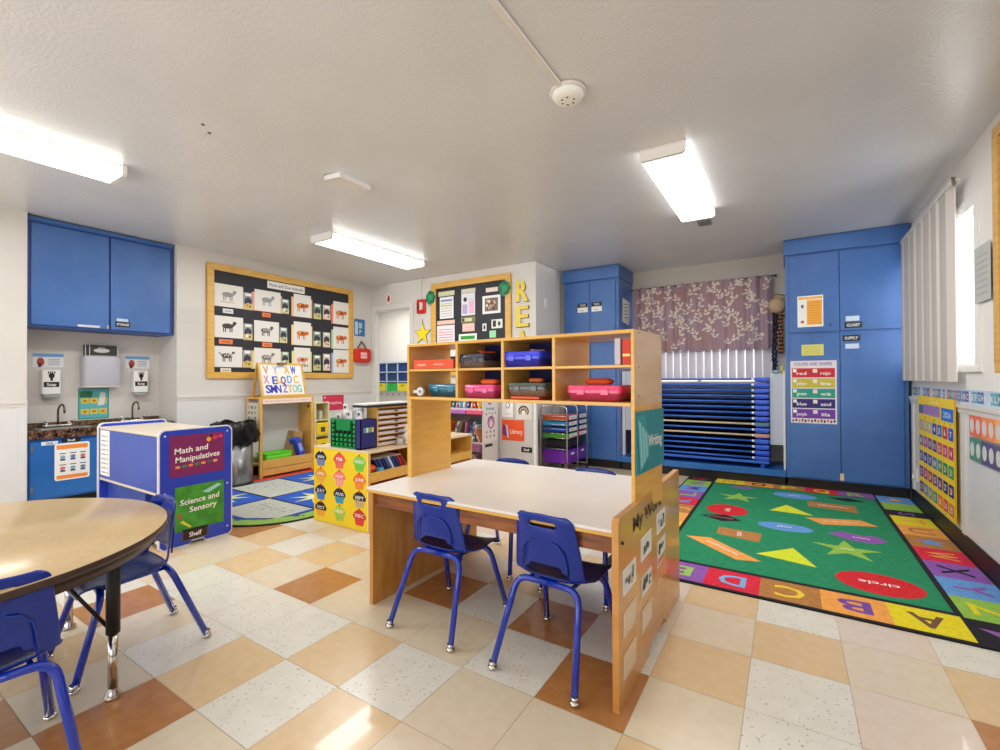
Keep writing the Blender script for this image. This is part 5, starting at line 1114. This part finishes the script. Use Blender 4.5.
def curtain():
    t = thing('window_curtain', 'mauve gathered valance curtain with cream leaf pattern', 'curtain', tr(-1.64, 5.80, 1.40))
    W = 1.50; Hh = .80; nx, nz_ = 220, 14
    FA = mat('mauve_fabric', (168, 130, 130), .85, c2=(160, 140, 156), scale=4); LF = mat('leaf_print', (222, 208, 196), .85)
    def sy(x, z): A = .018 + .01 * sin(x * 5); return A * sin(x * 42 + .8 * sin(x * 9)) + .006 * sin(x * 90 + z * 3) - .02
    m = MB(); vs = []; fs = []
    for j in range(nz_ + 1):
        for i in range(nx + 1):
            x = W * i / nx; z = Hh * j / nz_
            vs.append((x, sy(x, z), z + .008 * sin(x * 60) * (j == 0) + .006 * sin(x * 80) * (j == nz_)))
    for j in range(nz_):
        for i in range(nx): k = j * (nx + 1) + i; fs.append((k, k + 1, k + nx + 2, k + nx + 1))
    m.add(vs, fs, FA, True)
    rr = random.Random(11)
    def leaf(x, z, a, L, w):
        n = 7; top = []; bot = []
        for k in range(n):
            t_ = k / (n - 1); u = t_ * L; v = w * sin(pi * t_ ** .8)
            for lst, sg in ((top, 1), (bot, -1)):
                X = x + u * cos(a) - sg * v * sin(a); Z = z + u * sin(a) + sg * v * cos(a)
                X = min(max(X, .002), W - .002); Z = min(max(Z, .012), Hh - .012)
                lst.append((X, sy(X, Z) - .0035, Z))
        k = len(top); m.add(top + bot, [(q, q + 1, k + q + 1, k + q) for q in range(k - 1)], LF, True)
    for gx in range(15):
        for gz in range(4):
            x = .04 + gx * .102 + rr.uniform(-.03, .03); z = .02 + gz * .2 + rr.uniform(-.04, .04) + (.1 if gx % 2 else 0)
            if z > Hh - .06: continue
            a = rr.uniform(1.0, 2.1)
            for q in range(6):
                aa = a + (.2 * q if gx % 2 else -.2 * q); x += .030 * cos(aa); z += .030 * sin(aa)
                if not (.02 < x < W - .02 and .02 < z < Hh - .03): break
                leaf(x, z, aa + (.85 if q % 2 else -.85), rr.uniform(.045, .062), .0125)
                if q % 3 == 0: leaf(x, z, aa + (-.9 if q % 2 else .9), .04, .010)
    m.build('fabric', t)
    m = MB(); m.tube([(-.03, 0, .79), (W + .03, 0, .79)], .008, P(90, 86, 96), n=8); m.build('rod', t)
    for a in (-.03, W + .03): m = MB(); m.ball(a, 0, .79, .014, .014, .014, P(80, 60, 70)); m.build('finial', t)
    m = MB(); 
    for i in range(60): m.box(W * i / 60, W * i / 60 + .006, -.03, -.026, -.02, .0, P(90, 88, 100))
    m.build('fringe', t)
    # vertical blinds behind the curtain
    t = thing('vertical_blind', 'white vertical blind hanging behind the leaf curtain', 'blind', tr(-1.62, 5.855, 1.02), 'white vertical blinds')
    m = MB(); m.box(0, 1.46, -.012, .012, 1.12, 1.15, TRIM); m.build('headrail', t)
    sm = mat('slat_glow', (212, 208, 212), .5, emit=.05); sm2 = mat('slat_edge_glow', (240, 240, 244), .5, emit=.12)  # faint emission puts the daylight glow into the slat material
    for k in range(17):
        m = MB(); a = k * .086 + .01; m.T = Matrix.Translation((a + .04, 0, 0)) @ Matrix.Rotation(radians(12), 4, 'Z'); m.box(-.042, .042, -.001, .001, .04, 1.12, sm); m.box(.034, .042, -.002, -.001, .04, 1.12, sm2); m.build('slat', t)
curtain()
def right_blind():
    t = thing('vertical_blind', 'grey-white vertical blind over the window beside the right cabinet', 'blind', tr(.865, 3.87, 1.05), 'white vertical blinds')
    m = MB(); m.box(-.02, .02, -.06, 1.57, 1.205, 1.235, TRIM); m.build('headrail', t, bev=.003)
    m = MB(); m.tube([(-.01, -.08, 1.19), (-.01, -.05, 1.24), (.01, -.02, 1.24)], .01, P(120, 112, 104), n=6); m.build('valance_clip', t)
    s1 = mat('blind_grey', (176, 172, 168), .55); s2 = mat('blind_light', (214, 206, 200), .5)
    rnd = random.Random(3)
    for k in range(22):
        m = MB(); a = .02 + k * .071; m.T = Matrix.Translation((0, a + .03, 0)) @ Matrix.Rotation(radians(rnd.uniform(14, 26)), 4, 'Z')
        m.box(-.001, .001, -.042, .042, .0, 1.205, s1 if k % 3 else s2); m.box(-.0018, .0018, -.048, -.038, .0, 1.205, P(232, 226, 222)); m.box(-.0016, .0016, -.004, .0, .0, 1.205, P(206, 190, 184)) if k % 2 else None; m.build('slat', t)
right_blind()

# ------------------------------------------------------------------ dress up hat and garlands
t = thing('straw_hat', 'beige straw hat hanging on the wall beside the curtain', 'hat', Matrix.Translation((-.095, 5.83, 1.86)) @ frame((0, 0, 0), -90))
ST = mat('straw', (196, 170, 132), .8, bump=.5, bscale=60)
m = MB(); m.lathe([(.085, .0), (.083, .06), (.06, .095), (0, .105)], ST, n=24); m.build('crown', t)
m = MB(); m.lathe([(.07, .004), (.11, -.006), (.13, .0), (.11, .002), (.07, .010)], ST, n=28); m.build('brim', t)
for k, (dx, c, nn, L) in enumerate(((.0, (20, 30, 70), 'navy', .68), (.055, (190, 120, 50), 'orange and black', .50))):
    m = MB(); rr = random.Random(k)
    for s in (-1, 1):
        for i in range(int(L / .02)):
            m.ball(s * .012 + rr.uniform(-.008, .008), rr.uniform(-.01, .01), -i * .02, .014, .014, .013, P(*c) if k == 0 or i % 2 else P(30, 24, 30), 8)
    one(m, 'garland', '%s beaded garland hanging beneath the straw hat' % nn, 'garland', tr(-.125 + dx, 5.80, 1.83))
t = thing('water_jug', 'small pale blue and yellow canister under the garlands', 'canister', tr(-.10, 5.384, 1.124))
m = MB(); m.cyl(0, 0, 0, .03, .024, P(130, 180, 190), n=16); m.build('lid', t)
m = MB(); m.cyl(.045, 0, .0, .07, .012, P(200, 190, 90), n=12); m.build('stem', t)

# ------------------------------------------------------------------ door wall items
FD = lambda x, z, y=YD - .001: Matrix.Translation((x, y, z)) @ frame((0, 0, 0), -90)
def read_board():
    x0, x1, z0, z1 = -3.985, -2.765, 1.12, 2.335; W = x1 - x0; Hh = z1 - z0; fw = .075
    t = thing('notice_board', 'black notice board with yellow frame on the wall by the doorway', 'notice board', FD(x0, z0))
    FY = mat('yellow_frame_wood', (224, 178, 88), .4)
    m = MB(); m.box(0, W, 0, fw, 0, .025, FY); m.box(0, W, Hh - fw, Hh, 0, .025, FY); m.box(0, fw, fw, Hh - fw, 0, .025, FY); m.box(W - fw, W, fw, Hh - fw, 0, .025, FY); m.build('frame', t, bev=.004)
    m = MB(); m.box(fw, W - fw, fw, Hh - fw, 0, .008, P(32, 32, 42, .6)); m.build('backing', t)
    def pp(a, b, w, h, c, lab, nm='notice', lines=0, lc=(150, 150, 180), extra=None):
        q = MB(); q.box(0, w, 0, h, 0, .0015, P(*c))
        for k in range(lines): q.rect(w * .1, h * (.1 + .8 * k / lines), w * .8, h * .03, .002, P(*lc))
        if extra: extra(q, w, h)
        one(q, nm, lab, 'notice', FD(x0 + a, z0 + b, YD - .0105), group='papers on the notice board by the doorway')
    pp(.115, 1.035, .264, .06, (206, 206, 170), 'cream heading strip at the left of the black notice board', 'heading_strip', 1, (150, 150, 130))
    pp(.138, .742, .225, .28, (222, 222, 224), 'schedule sheet with coloured lines under the cream heading', lines=7, lc=(170, 170, 140), extra=lambda q, w, h: (q.rect(.02, h * .8, w - .04, .02, .0025, P(120, 120, 190)), q.rect(.02, h * .55, w - .04, .02, .0025, P(190, 190, 110))))
    pp(.092, .668, .29, .05, (236, 190, 170), 'peach heading strip above the ruled sheet', 'heading_strip')
    pp(.09, .40, .29, .255, (226, 218, 222), 'ruled sheet with red lines under the peach heading', lines=6, lc=(200, 70, 90))
    def fig(q, w, h): q.ell(w * .28, h * .72, w * .13, w * .14, .002, BLACK, 10); q.rect(w * .08, h * .08, w * .36, h * .42, .002, P(170, 160, 196)); q.rect(w * .55, h * .08, w * .36, h * .55, .002, P(222, 170, 196)); q.rect(w * .3, h * .7, w * .6, .006, .002, P(150, 150, 160))
    pp(.49, .755, .211, .282, (214, 214, 222), 'two-part health notice in the middle of the black notice board', extra=fig)
    pp(.49, 1.041, .217, .05, (210, 200, 180), 'cream heading strip above the health notice', 'heading_strip')
    pp(.483, .662, .223, .078, (110, 120, 80), 'small landscape picture under the health notice', 'picture_card', extra=lambda q, w, h: (q.rect(.05, .02, .12, .04, .002, P(206, 196, 150)), q.ell(.04, .04, .02, .02, .0025, P(50, 60, 40), 8)))
    pp(.505, .555, .186, .10, (232, 190, 180), 'pink card under the landscape picture', 'picture_card', 2, (180, 120, 120))
    pp(.447, .430, .279, .095, (226, 232, 222), 'white card with a green band at the bottom of the black board', 'picture_card', extra=lambda q, w, h: q.rect(.03, .025, w - .06, h - .05, .002, P(40, 150, 50)))
    pp(.864, 1.015, .174, .052, (230, 210, 204), 'pale pink heading strip above the photo', 'heading_strip')
    def pho(q, w, h): q.rect(.035, .03, w - .07, h - .06, .002, P(120, 96, 84)); [q.ell(random.uniform(.06, w - .06), random.uniform(.06, h - .06), .016, .02, .0024 + .0001 * k, P(*random.choice([(200, 160, 130), (60, 50, 50), (190, 150, 120), (220, 210, 200), (110, 70, 60)])), 8) for k in range(14)]
    pp(.813, .752, .261, .22, (230, 230, 230), 'framed group photo on the right of the black board', 'photo', extra=pho)
    pp(.944, .568, .157, .108, (226, 226, 216), 'black and white card with two shapes below the photo', 'picture_card', extra=lambda q, w, h: (q.rect(.02, .02, .045, .075, .002, BLACK), q.ell(.11, .055, .02, .03, .002, P(60, 70, 60), 8)))
    pp(.811, .545, .059, .092, (220, 220, 216), 'tiny white card with a dark figure', 'picture_card', extra=lambda q, w, h: q.ell(.03, .045, .014, .03, .002, BLACK, 8))
    pp(.914, .458, .093, .086, (150, 220, 170), 'mint green sticky note on the black board', 'sticky_note')
    pp(.26, .25, .14, .13, (226, 226, 226), 'white sheet low on the black board, seen through the hutch', 'notice_sheet')
    pp(.26, .09, .14, .05, (222, 206, 90), 'yellow strip on the bottom frame of the black board', 'heading_strip')
    for a, b, s in ((-.005, 1.035, 'left'), (W - .075, 1.035, 'right')):
        m = MB(); G = P(30, 130, 84)
        for k in range(7): an = 2 * pi * k / 7; m.ell(.045 * cos(an), .055 * sin(an), .04, .04, .001 + k * .0004, G if k % 2 else P(20, 100, 62), 12)
        m.ell(0, 0, .04, .04, .005, P(44, 150, 98), 12); one(m, 'paper_flower', 'green paper flower on the %s corner of the black notice board' % s, 'decoration', FD(x0 + a, z0 + b, YD - .028), group='green paper flowers')
read_board()
YG = mat('gold_letter', (226, 200, 70), .4)
for ch, z0, z1 in (('R', 1.985, 2.225), ('E', 1.69, 1.93), ('A', 1.40, 1.64)):
    m = MB(); h_ = z1 - z0
    [m.text(ch, dx_, h_ / 2, h_ * 1.0, YG, .014 + dx_ * .02, w=.15) for dx_ in (-.009, 0, .009)]; [m.box(bx - .025, bx + .025, bz, bz + .02, .010, .015, YG) for bx in (-.055, .05) for bz in ((0, h_ - .02) if ch == 'E' else (0,))]; m.text(ch, .006, h_ / 2 - .006, h_ * 1.02, P(70, 60, 50), .002, w=.18); m.text(ch, .002, h_ / 2 - .002, h_ * 1.0, P(190, 160, 50), .008, w=.175)
    for k in range(5): m.box(-.06 + k * .01, -.055 + k * .01, h_ * .1, h_ * .9, 0, .001, P(190, 160, 50)) if 0 else None
    one(m, 'wall_letter', 'gold wall letter %s right of the black notice board' % ch, 'letter', FD(-2.615, z0), group='gold letters on the wall')
m = MB(); 
for k, (R_, c) in enumerate(((.155, (60, 52, 44)), (.14, (240, 216, 30)))):
    pts = [((R_ if i % 2 == 0 else R_ * .42) * cos(pi / 2 + i * pi / 5), (R_ if i % 2 == 0 else R_ * .42) * sin(pi / 2 + i * pi / 5)) for i in range(10)]
    m.prism(pts, k * .006, .006 + k * .008, P(*c))
m.tube([(0, .14, .008), (0, .2, .004)], .004, P(60, 52, 44), n=6)
one(m, 'star_decoration', 'yellow star decoration on the wall left of the black notice board', 'decoration', FD(-4.15, 1.685))
t = thing('fire_alarm', 'red fire alarm strobe on the wall beside the doorway', 'alarm', FD(-4.165, 2.055))
m = MB(); m.prism(rrect(.15, .19, .02), 0, .03, mat('alarm_red', (200, 36, 30), .35)); m.build('body', t, bev=.006)
m = MB(); m.prism(rrect(.08, .10, .015), .03, .05, P(224, 200, 196)); m.prism(rrect(.03, .10, .008, 4, -.02, 0), .05, .055, P(90, 20, 20)); m.build('strobe', t)
m = MB(); m.box(-.01, .01, 0, .28, 0, .018, TRIM); one(m, 'conduit', 'thin white conduit from the fire alarm up to the ceiling', 'conduit', FD(-4.175, 2.15))
m = MB(); m.ell(0, 0, .05, .085, .003, P(236, 228, 222), 20); m.prism([(.05 * cos(a), .085 * sin(a)) for a in [2 * pi * k / 20 for k in range(20)]], 0, .0028, P(210, 180, 160)); m.poly([(-.03, -.03), (-.01, .06), (.02, .04), (.03, -.02), (0, -.05)], .004, P(200, 50, 44)); m.rect(-.008, -.02, .016, .05, .005, P(60, 30, 30)); one(m, 'door_sign', 'small oval sign with a red figure above the doorway', 'sign', FD(-4.79, 2.22))
m = MB(); m.box(0, .07, 0, .11, 0, .006, WHITE); m.box(.028, .042, .045, .065, .006, .014, TRIM); one(m, 'light_switch', 'white switch plate on the short wall beside the cabinet', 'switch', Matrix.Translation((XS + .001, 4.86, 1.92)) @ frame((0, 0, 0), 0), bev=.002)

# next room cubby
def next_room():
    t = thing('cubby_unit', 'white cubby unit with navy cubbies and coloured bins beyond the doorway', 'cubby unit', tr(-6.35, 5.6, 0)); W = 1.3
    m = MB(); m.box(0, W, .02, .38, 0, .86, P(206, 200, 192)); m.build('lower_cabinet', t)
    m = MB()
    for k in range(6): x = k * .26; m.box(x - .01, x + .01, 0, .35, .86, 1.37, P(190, 210, 230))
    for z in (.86, 1.03, 1.19, 1.35): m.box(0, W, 0, .35, z, z + .016, P(190, 210, 230))
    m.box(0, W, .35, .36, .86, 1.366, P(24, 44, 110)); m.build('frame', t)
    for k in range(5):
        for z in (1.046, 1.206): m = MB(); m.box(k * .26 + .012, k * .26 + .248, .02, .34, z + .001, z + .13, P(22, 50, 120) if k % 2 else P(20, 60, 110)); m.build('cubby_liner', t)
    for k, (c, nn) in enumerate((((232, 214, 30), 'yellow'), ((232, 214, 30), 'yellow'), ((30, 190, 60), 'green'), ((232, 214, 30), 'yellow'), ((30, 190, 60), 'green'))):
        m = MB(); m.box(.02, .24, -.01, .3, 0, .13, P(*c)); m.box(.09, .17, -.016, -.01, .09, .11, P(*tuple(int(v * .7) for v in c))); one(m, 'storage_bin', '%s bin in slot %s of the cubby unit beyond the doorway' % (nn, ['one', 'two', 'three', 'four', 'five'][k]), 'bin', tr(-6.35 + k * .26, 5.6, .877), bev=.006, group='bins in the cubby unit')
    m = MB()
    m.T = frame((0, 0, 0), -90)
    for k in range(9): m.ell(.05 + k * .14, .0, .02, .014, .001, P(*[(200, 80, 70), (80, 100, 90), (90, 130, 90)][k % 3]), 8)
    one(m, 'sticker_strip', 'row of small stickers under the coloured bins beyond the doorway', 'stickers', tr(-6.3, 5.618, .82))
next_room()

# ------------------------------------------------------------------ right wall items
FR = lambda y, z, o=.0: Matrix.Translation((XR - o, y, z)) @ frame((0, 0, 0), 180)
def right_wall():
    # alphabet strip (y from 5.28 down to 2)
    m = MB(); L = 3.3; m.box(0, L, 0, .085, 0, .0015, P(190, 206, 224)); rr = random.Random(5)
    cs = [(70, 100, 170), (120, 90, 170), (90, 160, 190), (190, 210, 226), (60, 140, 130), (40, 60, 130), (206, 80, 70), (220, 210, 220), (100, 180, 170), (80, 80, 150)]
    for k in range(int(L / .05)):
        m.rect(k * .05 + .003, .01, .044, .065, .002, P(*rr.choice(cs))); m.text(chr(65 + k % 26), k * .05 + .025, .042, .035, P(236, 236, 240), .0026, w=.03)
    one(m, 'alphabet_strip', 'colourful alphabet strip above the rail on the right wall', 'border strip', FR(5.28, .918, .001))
    # calendar pocket chart
    t = thing('pocket_chart', 'tall yellow calendar pocket chart hanging on the right wall', 'chart', FR(4.93, .15, .031))
    W, Hh = .97, .785; Y = P(240, 206, 30)
    m = MB(); m.box(0, W, 0, Hh, 0, .003, Y); m.box(W - .012, W, 0, Hh, .003, .005, P(226, 140, 30)); m.build('backing', t)
    m = MB(); m.text('Calendar', W / 2, Hh - .035, .035, P(250, 240, 150), .0045, w=.5); m.rect(.03, Hh - .14, .14, .07, .004, P(80, 100, 150)); m.rect(.18, Hh - .14, .44, .075, .004, P(160, 120, 180)); m.rect(.66, Hh - .15, .27, .085, .004, P(30, 110, 210)); m.text('2024', .795, Hh - .108, .04, P(200, 220, 245), .0046, w=.2)
    m.build('header', t)
    rc = [[(170, 160, 150), (180, 170, 140), (190, 180, 150), (30, 70, 190), (30, 110, 200), (200, 50, 60), (40, 80, 200)], [(90, 110, 150), (170, 80, 140), (110, 70, 150), (90, 60, 150), (210, 60, 90), (200, 60, 110), (190, 50, 100)], [(60, 90, 160), (50, 60, 150), (60, 80, 170), (70, 130, 190), (50, 150, 120), (40, 140, 90), (40, 150, 80)], [(110, 60, 150), (180, 50, 100), (170, 50, 90), (120, 60, 140), (80, 60, 150), (50, 40, 110), (60, 40, 120)], [(100, 60, 140), (100, 140, 170), (110, 150, 180), (70, 150, 120), (230, 110, 60), (220, 80, 60), (200, 120, 80)]]
    n = 1
    for r in range(5):
        for c in range(7):
            a = .04 + c * .13; b = Hh - .27 - r * .122
            m = MB(); m.rect(a, b, .105, .082, .0042, P(*rc[r][c])); m.text(str(n), a + .052, b + .04, .04, P(236, 226, 230), .0048, w=.05); n += 1; m.build('number_card', t)
    m = MB()
    for k in range(7): m.text('SMTWTFS'[k], .09 + k * .13, Hh - .168, .02, P(70, 60, 40), .0042)
    m.build('weekday_row', t)
    # money chart
    M = FR(3.74, .60, .0215)
    m = MB(); m.box(0, .78, .14, .26, 0, .002, P(230, 140, 90)); m.box(0, .78, .0, .13, 0, .002, P(110, 130, 130))
    for k in range(8):
        c = [(226, 110, 80), (236, 140, 90), (240, 170, 80), (90, 160, 100)][k // 2]; m.rect(k * .098, .142, .094, .116, .0025, P(*c)); m.ell(k * .098 + .047, .2, .035, .042, .003, P(214, 204, 206), 16)
        c = [(80, 140, 120), (90, 80, 130), (100, 80, 120), (220, 120, 70)][k // 2]; m.rect(k * .098, .002, .094, .126, .0025, P(*c)); m.ell(k * .098 + .047, .065, .035, .042, .003, P(206, 206, 204), 16)
    one(m, 'coin_chart', 'chart of round coins on orange and green squares on the right wall', 'chart', M)
    m = MB(); m.box(0, .24, 0, .31, 0, .002, P(186, 188, 184)); 
    for k in range(7): m.rect(.03, .04 + k * .035, .17, .008, .0026, P(160, 162, 160))
    one(m, 'grey_notice', 'grey paper notice beside the window on the right wall', 'notice', FR(3.655, 1.495, .013))
    t = thing('yellow_board', 'bulletin board with yellow frame at the right edge of the view', 'bulletin board', FR(3.335, 1.10, .001)); FY = mat('yellow_frame_wood', (224, 178, 88), .4)
    m = MB(); W, Hh, f = 1.6, 1.25, .06; m.box(0, W, 0, f, 0, .025, FY); m.box(0, W, Hh - f, Hh, 0, .025, FY); m.box(0, f, f, Hh - f, 0, .025, FY); m.box(W - f, W, f, Hh - f, 0, .025, FY); m.build('frame', t, bev=.003)
    m = MB(); m.box(f, W - f, f, Hh - f, 0, .008, P(190, 180, 170)); m.build('backing', t)
    t = thing('wall_clip', 'white plastic hook low on the right wall beside the cabinet', 'hook', FR(5.10, .20, .013))
    m = MB(); m.box(-.015, .015, 0, .12, 0, .008, WHITE); m.build('plate', t, bev=.003)
    m = MB(); m.tube([(0, .03, .008), (.01, .03, .03), (.01, .06, .032)], .006, WHITE, n=8); m.build('hook_arm', t)
right_wall()

# ------------------------------------------------------------------ light
def area(name, loc, rot, sx, sy, e, col=(1, 1, 1)):
    l = bpy.data.lights.new(name, 'AREA'); l.shape = 'RECTANGLE'; l.size = sx; l.size_y = sy; l.energy = e; l.color = col
    o = bpy.data.objects.new(name, l); COL.objects.link(o); o.location = loc; o.rotation_euler = rot; return o
area('daylight_right_window', (XR + .09, 4.46, 1.62), (0, radians(90), 0), .9, 1.7, 16, (.93, .97, 1))
area('daylight_back_window', (-.9, YB + .07, 1.6), (radians(-90), 0, 0), 1.3, 1.0, 6, (.93, .97, 1))
area('rear_fill', (-2.2, -2.1, 1.3), (radians(108), 0, 0), 5.5, 2.1, 120, (.97, .985, 1))  # added soft fill behind the camera, tilted up; no windows there
area('ceiling_fill', (-2.1, 2.0, 2.425), (0, 0, 0), 5.4, 6.4, 62, (.97, .985, 1))  # added room-wide fill under the ceiling to even out the light
area('next_room_fill', (-5.6, 5.3, 2.35), (0, 0, 0), 1.0, .5, 20, (1, .97, .93))  # unseen light added to brighten the view through the doorway
w = bpy.data.worlds.new('w'); bpy.context.scene.world = w; w.use_nodes = True
w.node_tree.nodes['Background'].inputs[0].default_value = (.9, .95, 1, 1); w.node_tree.nodes['Background'].inputs[1].default_value = 1.0

# ------------------------------------------------------------------ camera
yaw, pit, rol = .5622, .0074, -.0044
F = Vector((-sin(yaw) * cos(pit), cos(yaw) * cos(pit), sin(pit))); r = Vector((cos(yaw), sin(yaw), 0)); u = r.cross(F)
r2 = r * cos(rol) + u * sin(rol); u2 = -r * sin(rol) + u * cos(rol)
cam = bpy.data.cameras.new('camera'); co = bpy.data.objects.new('camera', cam); COL.objects.link(co)
cam.sensor_width = 36; cam.lens = 457.6 / 1000 * 36; cam.clip_start = .02
M = Matrix.Identity(4)
for i in range(3): M[i][0] = r2[i]; M[i][1] = u2[i]; M[i][2] = -F[i]
M[2][3] = ZC
co.matrix_world = M
sc = bpy.context.scene; sc.camera = co
sc.view_settings.view_transform = 'Standard'; sc.view_settings.look = 'None'; sc.view_settings.exposure = 0
sc.cycles.max_bounces = 10; sc.cycles.diffuse_bounces = 6; sc.cycles.use_denoising = True
sc.cycles.sample_clamp_indirect = 4
